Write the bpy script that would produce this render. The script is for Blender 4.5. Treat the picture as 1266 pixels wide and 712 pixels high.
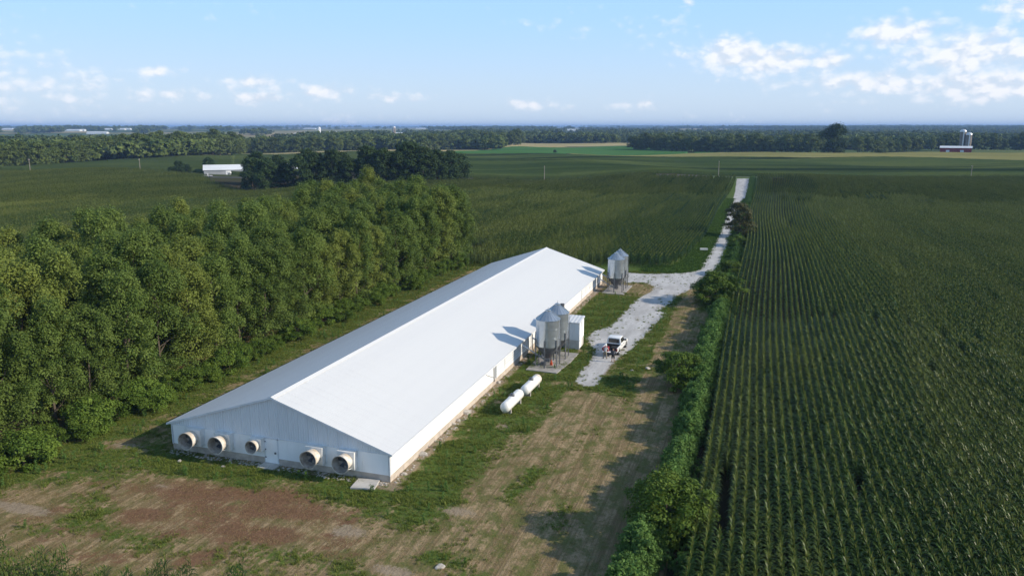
import bpy, bmesh, math, random
import numpy as np
from mathutils import Vector, Matrix
R = math.radians
for o in list(bpy.data.objects): bpy.data.objects.remove(o)
scn = bpy.context.scene
COL = scn.collection
HAZE = True

# ---------------------------------------------------------------- camera
F, CX, CY, HY, CAMH = 950.0, 633.0, 356.0, 157.0, 28.0
PITCH = math.atan((CY - HY) / F)
YAW = math.atan((950 - CX) / (F / math.cos(PITCH)))
cam = bpy.data.cameras.new('camera'); cam_o = bpy.data.objects.new('camera', cam); COL.objects.link(cam_o)
cam.sensor_width = 36; cam.lens = 36 * F / 1266.0; cam.clip_start = 0.5; cam.clip_end = 80000
cam_o.location = (0, 0, CAMH); cam_o.rotation_euler = (math.pi/2 - PITCH, 0, YAW)
scn.camera = cam_o

# ---------------------------------------------------------------- sun, sky, exposure
SUN_EL, SUN_AZ = R(26.5), R(5.0)            # azimuth counted from +X towards +Y
sun = bpy.data.lights.new('sun', 'SUN'); sun_o = bpy.data.objects.new('sun', sun); COL.objects.link(sun_o)
sun.energy = 4.0; sun.angle = R(0.53); sun.color = (1.0, 0.88, 0.70)
sdir = Vector((math.cos(SUN_EL)*math.cos(SUN_AZ), math.cos(SUN_EL)*math.sin(SUN_AZ), math.sin(SUN_EL)))
sun_o.rotation_euler = sdir.to_track_quat('Z', 'Y').to_euler()
sun_o.location = (60, 20, 60)
scn.view_settings.view_transform = 'Standard'; scn.view_settings.look = 'None'
scn.view_settings.exposure = 0.34; scn.view_settings.gamma = 1.0; scn.view_settings.use_curve_mapping = False

def pixdir(x, y):
    fw = np.array([-math.sin(YAW)*math.cos(PITCH), math.cos(YAW)*math.cos(PITCH), -math.sin(PITCH)])
    rt = np.array([math.cos(YAW), math.sin(YAW), 0.0]); up = np.cross(rt, fw)
    return fw*F + rt*(x-CX) + up*(CY-y), fw, rt, up
def un(x, y, z=0.0):
    """a measured photograph point as a place on the level z"""
    d = pixdir(x, y)[0]; t = (z - CAMH) / d[2]; return d[0]*t, d[1]*t
_fw, _rt, _up = pixdir(0, 0)[1:]
def proj(P):
    v = np.asarray(P, float) - np.array([0, 0, CAMH]); w = v @ _fw
    w = np.where(np.abs(w) < 1e-6, 1e-6, w)
    return CX + F*(v @ _rt)/w, CY - F*(v @ _up)/w, w

class NT:
    """small node-building helper"""
    def __init__(s, tree): s.t = tree; s.n = tree.nodes; s.l = tree.links
    def new(s, kind, **kw):
        n = s.n.new(kind)
        for k, v in kw.items(): setattr(n, k, v)
        return n
    def put(s, sock, v):
        if isinstance(v, bpy.types.NodeSocket): s.l.new(v, sock)
        elif v is not None:
            if sock.type == 'RGBA' and len(v) == 3: v = (*v, 1)
            sock.default_value = v
    def math(s, op, a, b=None, c=None, clamp=False):
        n = s.new('ShaderNodeMath', operation=op); n.use_clamp = clamp
        for i, v in enumerate((a, b, c)): s.put(n.inputs[i], v)
        return n.outputs[0]
    def vmath(s, op, a, b=None):
        n = s.new('ShaderNodeVectorMath', operation=op); s.put(n.inputs[0], a)
        if b is not None: s.put(n.inputs[1], b)
        return n.outputs[0]
    def mix(s, f, a, b, blend='MIX'):
        n = s.new('ShaderNodeMix', data_type='RGBA', blend_type=blend)
        s.put(n.inputs[0], f); s.put(n.inputs[6], a); s.put(n.inputs[7], b); return n.outputs[2]
    def noise(s, vec, scale, detail=4, rough=0.55, dist=0.0, out=0):
        n = s.new('ShaderNodeTexNoise'); s.put(n.inputs['Vector'], vec)
        n.inputs['Scale'].default_value = scale; n.inputs['Detail'].default_value = detail
        n.inputs['Roughness'].default_value = rough; n.inputs['Distortion'].default_value = dist
        return n.outputs[out]
    def step(s, v, a, b):
        n = s.new('ShaderNodeMapRange', interpolation_type='SMOOTHSTEP'); s.put(n.inputs[0], v)
        n.inputs[1].default_value = a; n.inputs[2].default_value = b; return n.outputs[0]
    def scale(s, vec, sc):
        n = s.new('ShaderNodeMapping'); s.put(n.inputs['Vector'], vec); n.inputs['Scale'].default_value = sc; return n.outputs[0]
    def xyz(s, vec):
        n = s.new('ShaderNodeSeparateXYZ'); s.put(n.inputs[0], vec); return n.outputs
    def comb(s, x, y, z=0.0):
        n = s.new('ShaderNodeCombineXYZ')
        for i, v in enumerate((x, y, z)): s.put(n.inputs[i], v)
        return n.outputs[0]

world = bpy.data.worlds.new('World'); scn.world = world; world.use_nodes = True
wt = NT(world.node_tree); wt.n.clear()
SKY_STRENGTH = 0.12
sky = wt.new('ShaderNodeTexSky', sky_type='NISHITA'); sky.sun_disc = False
sky.sun_elevation = SUN_EL; sky.sun_rotation = R(90) - SUN_AZ
sky.altitude = 200; sky.air_density = 1.0; sky.dust_density = 0.6; sky.ozone_density = 2.0
gen = wt.new('ShaderNodeTexCoord').outputs['Generated']
gx, gy, gz = wt.xyz(gen)
az = wt.math('MULTIPLY', wt.math('ARCTAN2', gx, gy), 180/math.pi)
el = wt.math('MULTIPLY', wt.math('ARCSINE', gz), 180/math.pi)
def azel(x, y):
    d = pixdir(x, y)[0]; return math.degrees(math.atan2(d[0], d[1])), math.degrees(math.atan2(d[2], math.hypot(d[0], d[1])))
# cumulus: broken heaps low over the horizon, a larger bank to the right
heaps = [(905,68,34,20,1.2),(955,76,62,17,1.0),(1020,76,28,13,.85),(868,71,46,10,.6),(1110,42,50,17,.95),(1200,66,75,26,.95),
         (1085,102,90,15,.85),(1225,106,110,18,.95),(1262,10,34,14,.75),(853,6,9,10,.75),(960,104,45,9,.55),
         (190,88,26,8,.8),(68,98,44,10,.42),(312,103,44,9,.75),(318,122,28,9,.85),(400,114,36,10,.85),(490,122,36,8,.65),(215,118,60,8,.62),(650,130,46,8,.7),(790,130,44,8,.6)]
M = None
for (x, y, rx, ry, w) in heaps:
    a0, e0 = azel(x, y); k = 17.0
    du = wt.math('DIVIDE', wt.math('SUBTRACT', az, a0), rx/k); dv = wt.math('DIVIDE', wt.math('SUBTRACT', el, e0), ry/k)
    q = wt.math('ADD', wt.math('MULTIPLY', du, du), wt.math('MULTIPLY', dv, dv))
    g = wt.math('MULTIPLY', wt.math('EXPONENT', wt.math('MULTIPLY', q, -0.75)), w)
    M = g if M is None else wt.math('MAXIMUM', M, g)
# the rest of the sky carries the same thin scatter of heaps
gpos = wt.comb(wt.math('MULTIPLY', az, 0.055), wt.math('MULTIPLY', el, 0.16), 3.7)
scatter = wt.math('MULTIPLY', wt.step(wt.noise(gpos, 1.0, 2, .5), .46, .70), wt.step(el, 12, 3))
M = wt.math('MAXIMUM', M, wt.math('MULTIPLY', scatter, .50))
p1 = wt.comb(wt.math('MULTIPLY', az, 0.60), wt.math('MULTIPLY', el, 0.95), 0.0)
def n2d(vec, scale, detail, rough, out=0):
    n = wt.new('ShaderNodeTexNoise', noise_dimensions='2D'); wt.put(n.inputs['Vector'], vec); n.inputs['Scale'].default_value = scale
    n.inputs['Detail'].default_value = detail; n.inputs['Roughness'].default_value = rough; return n.outputs[out]
def puff(p, det):
    w = wt.vmath('ADD', p, wt.vmath('MULTIPLY', wt.vmath('SUBTRACT', n2d(p, 2.4, 3, .55, 1), (.5, .5, .5)), (.5, .4, 0)))
    def vor(sc):
        v = wt.new('ShaderNodeTexVoronoi', feature='F1', voronoi_dimensions='2D'); wt.put(v.inputs['Vector'], w); v.inputs['Scale'].default_value = sc; return v.outputs['Distance']
    b = wt.math('ADD', wt.math('MULTIPLY', wt.math('SUBTRACT', .45, vor(1.6)), .50), wt.math('MULTIPLY', wt.math('SUBTRACT', .45, vor(4.2)), .10))
    return wt.math('ADD', b, wt.math('MULTIPLY', wt.math('SUBTRACT', n2d(p, 1.1, det, .50), .5), .85))
p2 = wt.comb(wt.math('MULTIPLY', wt.math('ADD', az, .32), 0.60), wt.math('MULTIPLY', wt.math('ADD', el, .42), 0.95), 0.0)
n1 = puff(p1, 7); n2 = puff(p2, 4)
dens = wt.math('ADD', wt.math('MULTIPLY', M, 1.15), n1)
cov = wt.step(dens, .30, 1.15)
lit = wt.step(wt.math('SUBTRACT', n1, n2), -.30, .20)
k = 1.0 / SKY_STRENGTH
ccol = wt.mix(lit, (0.58*k, 0.645*k, 0.74*k), (0.83*k, 0.83*k, 0.86*k))
# pale blue summer air, whiter towards the horizon
grad = wt.mix(wt.step(el, 0.0, 9.0), (0.53*k, 0.64*k, 0.77*k), (0.365*k, 0.605*k, 0.90*k))
skyc = wt.mix(wt.math('ADD', .18, wt.math('MULTIPLY', wt.step(el, 42, 4), .72)), sky.outputs[0], grad)
fin = wt.mix(wt.math('MULTIPLY', cov, .86), skyc, ccol)
bg = wt.new('ShaderNodeBackground'); wt.put(bg.inputs[0], fin); bg.inputs[1].default_value = SKY_STRENGTH
wt.l.new(bg.outputs[0], wt.new('ShaderNodeOutputWorld').inputs[0])
scn.cycles.use_denoising = True
scn.cycles.max_bounces = 6; scn.cycles.diffuse_bounces = 3; scn.cycles.transmission_bounces = 3; scn.cycles.volume_bounces = 0

# ---------------------------------------------------------------- helpers
rng = np.random.default_rng(7)
random.seed(7)
ORD = ['first','second','third','fourth','fifth','sixth','seventh','eighth','ninth','tenth','eleventh','twelfth','thirteenth','fourteenth','fifteenth','sixteenth','seventeenth','eighteenth','nineteenth']
TENS = {2:'twent',3:'thirt',4:'fort',5:'fift',6:'sixt',7:'sevent',8:'eight',9:'ninet'}
def ordw(n):
    if n < 20: return ORD[n-1]
    if n >= 100: return 'hundred and ' + ordw(n-100) if n > 100 else 'hundredth'
    t, u = divmod(n, 10); return TENS[t] + ('ieth' if u == 0 else 'y-' + ORD[u-1])
def tag(o, label=None, cat=None, group=None, kind=None):
    for k_, v in (('label', label), ('category', cat), ('group', group), ('kind', kind)):
        if v: o[k_] = v
    return o
def empty(name, loc=(0,0,0), rz=0.0):
    o = bpy.data.objects.new(name, None); COL.objects.link(o); o.location = loc; o.rotation_euler = (0,0,rz); o.empty_display_size = .5; return o
def link(name, me, parent=None, mat=None, loc=None, rot=None):
    o = bpy.data.objects.new(name, me); COL.objects.link(o)
    if parent is not None: o.parent = parent
    if loc is not None: o.location = loc
    if rot is not None: o.rotation_euler = rot
    if mat is not None and not me.materials: me.materials.append(mat)
    return o
def mesh_np(name, v, f, mat=None, tint=None, smooth=False):
    v = np.ascontiguousarray(v, np.float32); f = np.ascontiguousarray(f, np.int32)
    me = bpy.data.meshes.new(name); me.vertices.add(len(v)); me.vertices.foreach_set('co', v.ravel())
    k_ = f.shape[1]; me.loops.add(f.size); me.loops.foreach_set('vertex_index', f.ravel())
    me.polygons.add(len(f)); me.polygons.foreach_set('loop_start', np.arange(0, f.size, k_, dtype=np.int32))
    me.polygons.foreach_set('use_smooth', np.full(len(f), smooth))
    if tint is not None:
        a = me.attributes.new('tint', 'FLOAT', 'POINT'); a.data.foreach_set('value', np.ascontiguousarray(tint, np.float32))
    me.update(calc_edges=True)
    if mat: me.materials.append(mat)
    return me
class MB:
    """collects boxes, tubes, lathes and sweeps; build() makes one mesh object of them"""
    def __init__(s): s.v = []; s.f = []
    def add(s, vs, fs):
        b = len(s.v); s.v += [tuple(p) for p in vs]; s.f += [tuple(i+b for i in q) for q in fs]; return s
    def box(s, a, b):
        x0,y0,z0 = a; x1,y1,z1 = b
        return s.add([(x0,y0,z0),(x1,y0,z0),(x1,y1,z0),(x0,y1,z0),(x0,y0,z1),(x1,y0,z1),(x1,y1,z1),(x0,y1,z1)],
                     [(3,2,1,0),(4,5,6,7),(0,1,5,4),(1,2,6,5),(2,3,7,6),(3,0,4,7)])
    def tube(s, pts, rad, n=8, cap=True):
        pts = [Vector(p) for p in pts]; rad = rad if hasattr(rad, '__len__') else [rad]*len(pts)
        rings = []
        for i, p in enumerate(pts):
            d = (pts[min(i+1, len(pts)-1)] - pts[max(i-1, 0)]).normalized()
            a = d.orthogonal().normalized() if i == 0 else (s._a - d*s._a.dot(d)).normalized()
            s._a = a; b = d.cross(a)
            rings.append([p + (a*math.cos(2*math.pi*k_/n) + b*math.sin(2*math.pi*k_/n))*rad[i] for k_ in range(n)])
        vs = [q for r_ in rings for q in r_]; fs = []
        for i in range(len(rings)-1):
            for k_ in range(n): fs.append((i*n+k_, i*n+(k_+1)%n, (i+1)*n+(k_+1)%n, (i+1)*n+k_))
        if cap: fs += [tuple(range(n-1,-1,-1)), tuple((len(rings)-1)*n+k_ for k_ in range(n))]
        return s.add(vs, fs)
    def lathe(s, prof, n=24, c=(0,0,0), axis='z'):
        vs = []; fs = []
        for (r_, h_) in prof:
            for k_ in range(n):
                a = 2*math.pi*k_/n; p = (r_*math.cos(a), r_*math.sin(a), h_)
                if axis == 'y': p = (p[0], p[2], p[1])
                if axis == 'x': p = (p[2], p[0], p[1])
                vs.append((p[0]+c[0], p[1]+c[1], p[2]+c[2]))
        for i in range(len(prof)-1):
            for k_ in range(n):
                q = (i*n+k_, i*n+(k_+1)%n, (i+1)*n+(k_+1)%n, (i+1)*n+k_)
                fs.append(q if axis != 'y' else q[::-1])
        return s.add(vs, fs)
    def prism(s, poly, h0, h1, axis='x'):
        n = len(poly); vs = []
        for h_ in (h0, h1):
            for (a, b) in poly:
                vs.append({'x':(h_,a,b), 'y':(a,h_,b), 'z':(a,b,h_)}[axis])
        fs = [tuple(range(n-1,-1,-1)), tuple(range(n,2*n))] + [(i,(i+1)%n,n+(i+1)%n,n+i) for i in range(n)]
        return s.add(vs, fs)
    def build(s, name, mat, parent=None, bevel=0.0, smooth=False, loc=None, rot=None):
        me = bpy.data.meshes.new(name); me.from_pydata(s.v, [], s.f)
        bm = bmesh.new(); bm.from_mesh(me)
        if bevel: bmesh.ops.bevel(bm, geom=[e for e in bm.edges if e.is_manifold and e.calc_face_angle(0) > .5], offset=bevel, segments=2, affect='EDGES', profile=.6)
        bmesh.ops.recalc_face_normals(bm, faces=bm.faces); bm.to_mesh(me); bm.free()
        if smooth:
            me.polygons.foreach_set('use_smooth', [True]*len(me.polygons)); me.set_sharp_from_angle(angle=R(35))
        me.materials.append(mat); return link(name, me, parent, loc=loc, rot=rot)

# ---------------------------------------------------------------- materials
def newmat(name):
    m = bpy.data.materials.new(name); m.use_nodes = True; t = NT(m.node_tree); t.n.clear()
    out = t.new('ShaderNodeOutputMaterial'); b = t.new('ShaderNodeBsdfPrincipled'); t.l.new(b.outputs[0], out.inputs[0])
    return m, t, b, out
def pmat(name, c1, c2=None, scale=2.0, rough=.6, metal=0.0, bump=0.0, bscale=None, spec=.4, stretch=(1,1,1), lo=.35, hi=.65):
    m, t, b, out = newmat(name); co = t.new('ShaderNodeTexCoord').outputs['Object']; co = t.scale(co, stretch)
    n = t.noise(co, scale, 5, .6)
    t.put(b.inputs['Base Color'], t.mix(t.step(n, lo, hi), c1, c2) if c2 else c1)
    b.inputs['Roughness'].default_value = rough; b.inputs['Metallic'].default_value = metal; b.inputs['Specular IOR Level'].default_value = spec
    if bump:
        bp = t.new('ShaderNodeBump'); bp.inputs['Strength'].default_value = bump; bp.inputs['Distance'].default_value = .02
        t.put(bp.inputs['Height'], t.noise(co, bscale or scale*4, 5, .6)); t.put(b.inputs['Normal'], bp.outputs[0])
    return m
def leafmat(name, dark, light, spec=.25, rough=.55, trans=.25, vary=.25, warm=None, patch=False):
    m, t, b, out = newmat(name)
    tint = t.new('ShaderNodeAttribute', attribute_name='tint').outputs['Fac']
    rnd = t.new('ShaderNodeObjectInfo').outputs['Random']
    c = t.mix(tint, dark, light)
    if warm: c = t.mix(t.math('MULTIPLY', t.step(rnd, .55, 1.0), .55), c, warm)
    if patch:     # paler and darker parts of a field
        pos = t.new('ShaderNodeNewGeometry').outputs['Position']
        pn = t.noise(t.vmath('MULTIPLY', pos, (1/24., 1/120., 0)), 1.0, 3, .5, 1.6); sx_ = t.xyz(pos)[0]
        wn = t.new('ShaderNodeTexWhiteNoise', noise_dimensions='1D'); t.put(wn.inputs['W'], t.math('FLOOR', t.math('DIVIDE', t.math('ADD', sx_, t.math('MULTIPLY', t.math('SINE', t.math('DIVIDE', t.xyz(pos)[1], 34.)), 4.0)), 9.144)))
        farw = t.math('ADD', .45, t.math('MULTIPLY', t.step(sx_, 0, -60), .55))
        pn = t.math('ADD', pn, t.math('MULTIPLY', t.math('SUBTRACT', wn.outputs[0], .5), .26))
        c = t.mix(t.math('MULTIPLY', t.math('MULTIPLY', t.step(pn, .45, .57), farw), .95), c, t.mix(tint, (.066,.098,.020), (.172,.198,.046)))
    hs = t.new('ShaderNodeHueSaturation'); t.put(hs.inputs['Color'], c)
    t.put(hs.inputs['Value'], t.math('ADD', t.math('MULTIPLY', rnd, vary), 1 - vary/2)); c = hs.outputs[0]
    t.put(b.inputs['Base Color'], c); b.inputs['Roughness'].default_value = rough; b.inputs['Specular IOR Level'].default_value = spec
    tr = t.new('ShaderNodeBsdfTranslucent'); t.put(tr.inputs[0], c)
    mx = t.new('ShaderNodeMixShader'); mx.inputs[0].default_value = trans
    t.l.new(b.outputs[0], mx.inputs[1]); t.l.new(tr.outputs[0], mx.inputs[2]); t.l.new(mx.outputs[0], out.inputs[0])
    return m
MT = {}
MT['roof'] = pmat('white_painted_steel_roof', (.66,.665,.67), (.635,.64,.65), .35, .42, 0, .02, .3, .45, (1,.15,1))
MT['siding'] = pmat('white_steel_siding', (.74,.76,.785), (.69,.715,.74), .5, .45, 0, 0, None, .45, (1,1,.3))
MT['trim'] = pmat('white_trim', (.74,.76,.79), (.66,.68,.70), 1.2, .45)
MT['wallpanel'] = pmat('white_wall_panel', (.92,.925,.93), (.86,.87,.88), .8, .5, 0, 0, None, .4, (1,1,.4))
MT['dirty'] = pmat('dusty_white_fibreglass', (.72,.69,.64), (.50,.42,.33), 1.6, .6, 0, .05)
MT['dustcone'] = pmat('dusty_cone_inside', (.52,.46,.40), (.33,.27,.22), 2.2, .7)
MT['concrete'] = pmat('concrete', (.40,.375,.35), (.29,.27,.25), 1.3, .85, 0, .3, 18)
MT['palecon'] = pmat('pale_concrete', (.55,.53,.50), (.43,.41,.385), 1.1, .85, 0, .25, 14)
MT['pinkcon'] = pmat('pinkish_block', (.56,.49,.42), (.42,.36,.31), 1.4, .85, 0, .3, 14)  # pinkish concrete tone of the foundation
MT['galv'] = pmat('galvanised_steel', (.50,.55,.60), (.42,.46,.50), 1.1, .27, .72, .02, 3, .5)
MT['galvd'] = pmat('dull_galvanised_steel', (.16,.17,.19), (.10,.11,.125), 1.5, .5, .55)
MT['leg'] = pmat('grey_steel_leg', (.20,.21,.23), (.13,.135,.145), 3, .5, .5)
MT['black'] = pmat('black_rubber', (.018,.018,.02), (.03,.03,.03), 6, .7)
MT['dark'] = pmat('dark_void_panel', (.03,.03,.033), (.05,.05,.055), 3, .7)
MT['glass'] = pmat('dark_glass', (.012,.014,.018), None, 1, .08, 0, 0, None, .6)
MT['carwhite'] = pmat('white_car_paint', (.80,.80,.81), (.76,.76,.77), .6, .22, 0, 0, None, .6)
MT['chrome'] = pmat('chrome', (.62,.62,.64), None, 1, .2, 1)
MT['red'] = pmat('red_plastic', (.36,.03,.03), (.26,.02,.02), 4, .4)
MT['orange'] = pmat('orange_paint', (.62,.10,.03), (.5,.07,.02), 4, .5)
MT['tank'] = pmat('white_tank_paint', (.80,.80,.79), (.70,.69,.66), 1.4, .38)
MT['rust'] = pmat('rusty_stain', (.50,.36,.22), (.70,.64,.56), 2.5, .6)
MT['rock'] = pmat('pale_limestone', (.47,.44,.40), (.33,.30,.27), 3, .9, 0, .5, 12)
MT['wood'] = pmat('weathered_wood', (.30,.27,.23), (.21,.185,.155), 2.5, .85, 0, .3, 10, .2, (1,1,.15))
MT['bark'] = pmat('bark', (.13,.105,.08), (.075,.06,.045), 3, .9, 0, .6, 12, .2, (1,1,.2))
MT['barred'] = pmat('red_barn_boards', (.27,.035,.03), (.19,.025,.022), 1.0, .75, 0, 0, None, .3, (1,1,.1))
MT['silo'] = pmat('stave_concrete', (.26,.225,.19), (.18,.155,.13), .35, .85, 0, 0, None, .2, (1,1,.4))
MT['dome'] = pmat('aluminium_dome', (.72,.73,.75), (.62,.63,.66), .6, .35, .4)
MT['farwhite'] = pmat('far_white_steel', (.72,.74,.77), (.64,.66,.69), .1, .5)
MT['fargrey'] = pmat('far_grey_wall', (.33,.35,.38), (.27,.29,.32), .2, .6)
MT['skin'] = pmat('skin', (.50,.30,.21), (.45,.26,.18), 5, .55)
MT['hair'] = pmat('hair', (.04,.025,.015), None, 4, .6)
MT['ltshirt'] = pmat('grey_cloth', (.45,.45,.47), (.36,.36,.38), 6, .85)
MT['dkshirt'] = pmat('dark_cloth', (.05,.055,.075), (.03,.032,.045), 6, .85)
MT['blkcloth'] = pmat('black_cloth', (.015,.015,.017), (.025,.025,.028), 6, .85)
MT['jean'] = pmat('khaki_cloth', (.30,.26,.20), (.24,.21,.16), 6, .85)
MT['whitecap'] = pmat('white_cap_cloth', (.78,.77,.75), None, 6, .8)
# foliage
MT['corn'] = leafmat('corn_leaf', (.014,.038,.007), (.056,.106,.018), .17, .42, .15, .20, None, True)
MT['cornfar'] = leafmat('corn_canopy_leaf', (.015,.038,.008), (.062,.106,.022), .06, .6, .15, .22, None, True)
MT['tassel'] = leafmat('corn_tassel', (.120,.150,.032), (.185,.200,.052), .1, .7, .25, .2)  # tassel yellow-green, brightened to paint the highlights along the row tops
MT['wind'] = leafmat('windbreak_leaf', (.078,.128,.026), (.176,.240,.058), .08, .6, .28, .28, (.195,.215,.045))
MT['shrub'] = leafmat('shrub_leaf', (.062,.112,.018), (.145,.210,.036), .08, .55, .25, .3)
MT['brownshrub'] = leafmat('brownish_leaf', (.070,.080,.030), (.135,.130,.055), .08, .6, .2, .2)
MT['weed'] = leafmat('ragweed_leaf', (.078,.155,.034), (.160,.262,.074), .05, .6, .28, .3)
MT['grove'] = leafmat('grove_leaf', (.026,.050,.017), (.062,.100,.032), .08, .6, .15, .3)
MT['fartree'] = leafmat('far_tree_leaf', (.062,.096,.024), (.165,.205,.055), .08, .65, .2, .45, (.11,.14,.045))
MT['grass'] = leafmat('grass_blade', (.100,.148,.024), (.215,.245,.060), .05, .6, .25, .35)
MT['vergegrass'] = leafmat('verge_grass_blade', (.045,.095,.016), (.105,.175,.034), .05, .7, .25, .3)
MT['tasselfar'] = leafmat('far_corn_tassel', (.078,.105,.026), (.130,.148,.040), .0, .8, .25, .2)
MT['drygrass'] = leafmat('dry_grass_blade', (.22,.165,.075), (.36,.28,.14), .12, .7, .25, .3)

# ---------------------------------------------------------------- terrain height
def sst(x, a, b):
    t = np.clip((np.asarray(x, float) - a)/(b - a), 0, 1); return t*t*(3-2*t)
def hgt(x, y):
    x = np.asarray(x, float); y = np.asarray(y, float); d = np.hypot(x, y)
    near = sst(d, 190, 430); mid = sst(d, 480, 1100); far = sst(d, 1400, 5200)
    left = sst(-x, 110, 260)*sst(d, 130, 260)
    z = near*(1.5*np.sin(x/61+.7)*np.sin(y/64+1.9) + .7*np.sin((x+1.4*y)/41))
    z += left*(1.3*np.sin(x/40+y/62))
    z += sst(d, 210, 330)*sst(-x, 12, 60)*(1-sst(d, 520, 700))*(1.0*np.sin(x/26+y/47+.5)+.5*np.sin(x/15-y/60))
    z += mid*(1.6*np.sin(x/170+1.1)*np.cos(y/140) + 1.0*np.sin((x-y)/110+.4))
    z += far*(11 + 5.5*np.sin(x/900+.6)*np.sin(y/1300+2.1) + 4*np.sin((x*.6+y)/620))
    z += sst(d, 9000, 15000)*(9 + 9*np.sin(x/2300+1.0) + 5*np.sin(x/900+y/3000))
    return z
def h1(x, y): return float(hgt(x, y))

def roadmask(t, pos, pts=None): pass
# ---- the ground sheet out to the horizon
def ground_material():
    m, t, b, out = newmat('open_country'); pos = t.new('ShaderNodeNewGeometry').outputs['Position']
    p = t.vmath('MULTIPLY', pos, (1/430., 1/650., 0)); vor = t.new('ShaderNodeTexVoronoi', feature='F1', distance='CHEBYCHEV')
    t.put(vor.inputs['Vector'], p); vor.inputs['Scale'].default_value = 1.0
    r_, g_, bb = t.xyz(vor.outputs['Color'])
    c = t.mix(t.step(r_, .25, .35), (.055,.085,.030), (.080,.115,.038))
    c = t.mix(t.step(r_, .52, .58), c, (.20,.20,.075)); c = t.mix(t.step(g_, .68, .72), c, (.34,.28,.15))
    dist = t.new('ShaderNodeVectorMath', operation='LENGTH'); t.put(dist.inputs[0], pos)
    c = t.mix(t.step(dist.outputs['Value'], 420, 560), (.058,.047,.033), c)       # bare soil under the near corn
    n = t.noise(t.vmath('MULTIPLY', pos, (1/35., 1/35., 0)), 1.0, 6, .65); c = t.mix(t.math('MULTIPLY', n, .35), c, (.06,.07,.03))
    t.put(b.inputs['Base Color'], c); b.inputs['Roughness'].default_value = 1.0; b.inputs['Specular IOR Level'].default_value = 0.0
    return m
rings = np.concatenate([[0], np.geomspace(15, 27000, 170)]); na = 288
aa = np.linspace(0, 2*np.pi, na, endpoint=False)
X = rings[:,None]*np.sin(aa)[None]; Y = rings[:,None]*np.cos(aa)[None]
V = np.stack([X, Y, hgt(X, Y) - .03], -1).reshape(-1, 3)
i, j = np.meshgrid(np.arange(len(rings)-1), np.arange(na), indexing='ij')
Fq = np.stack([i*na+j, (i+1)*na+j, (i+1)*na+(j+1)%na, i*na+(j+1)%na], -1).reshape(-1, 4)
tag(link('ground', mesh_np('ground', V, Fq, ground_material(), smooth=True)), kind='structure')

# ---- the mown yard with its green, dry, bare and reddish patches
BX0, BX1, BY0, BY1, EZ, RZ = -48.4, -27.1, 51.45, 136.0, 2.55, 6.1      # the barn
def fbm(x, y, s, seed, oct_=4):
    r_ = np.random.default_rng(seed); v = np.zeros_like(np.asarray(x, float)); a = 1.0; tot = 0
    for o_ in range(oct_):
        for _ in range(4):
            th = r_.uniform(0, 2*np.pi); ph = r_.uniform(0, 6.28); k_ = r_.uniform(.7, 1.4)*2**o_/s
            v = v + a*np.sin((x*np.cos(th)+y*np.sin(th))*k_*6.28 + ph)*.35
        tot += a; a *= .55
    return v/tot
DRIVE = [(712,471),(721,459),(735,443),(737,432),(727,420),(736,410),(757,403),(785,373),(806,361),(811,355),(801,350),(776,349),(768,343),(772,337),(800,339),(830,338),(855,336),(866,330),(878,311),(893,280),(899,262),(905,250),(909,238),(911,224),
         (926,224),(924,238),(918,250),(912,265),(908,280),(898,310),(889,331),(880,343),(862,353),(838,364),(829,374),(814,384),(821,388),(806,404),(780,431),(757,446),(746,461),(735,476),(722,477)]
DW = np.array([un(*p) for p in DRIVE])
def in_poly(x, y, P):
    x = np.asarray(x, float); y = np.asarray(y, float); c = np.zeros(x.shape, bool)
    for k_ in range(len(P)):
        (xa, ya), (xb, yb) = P[k_-1], P[k_]
        hit = ((ya > y) != (yb > y)) & (x < (xb-xa)*(y-ya)/((yb-ya) or 1e-9) + xa); c ^= hit
    return c
def blob(x, y, cx, cy, rx, ry, rot=0.0):
    c, s = math.cos(rot), math.sin(rot); dx = x-cx; dy = y-cy
    u = (dx*c+dy*s)/rx; v = (-dx*s+dy*c)/ry; return np.exp(-(u*u+v*v)**1.4)
def sdist(x, y, P):
    d = np.full(np.shape(x), 1e9)
    for k_ in range(len(P)):
        ax, ay = P[k_-1]; bx, by = P[k_]; L2 = (bx-ax)**2+(by-ay)**2 + 1e-9
        t_ = np.clip(((x-ax)*(bx-ax)+(y-ay)*(by-ay))/L2, 0, 1); d = np.minimum(d, np.hypot(x-ax-t_*(bx-ax), y-ay-t_*(by-ay)))
    return np.where(in_poly(x, y, P), -d, d)
def band(v, a, b, soft): return sst(v, a-soft, a+soft)*(1-sst(v, b-soft, b+soft))
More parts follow.
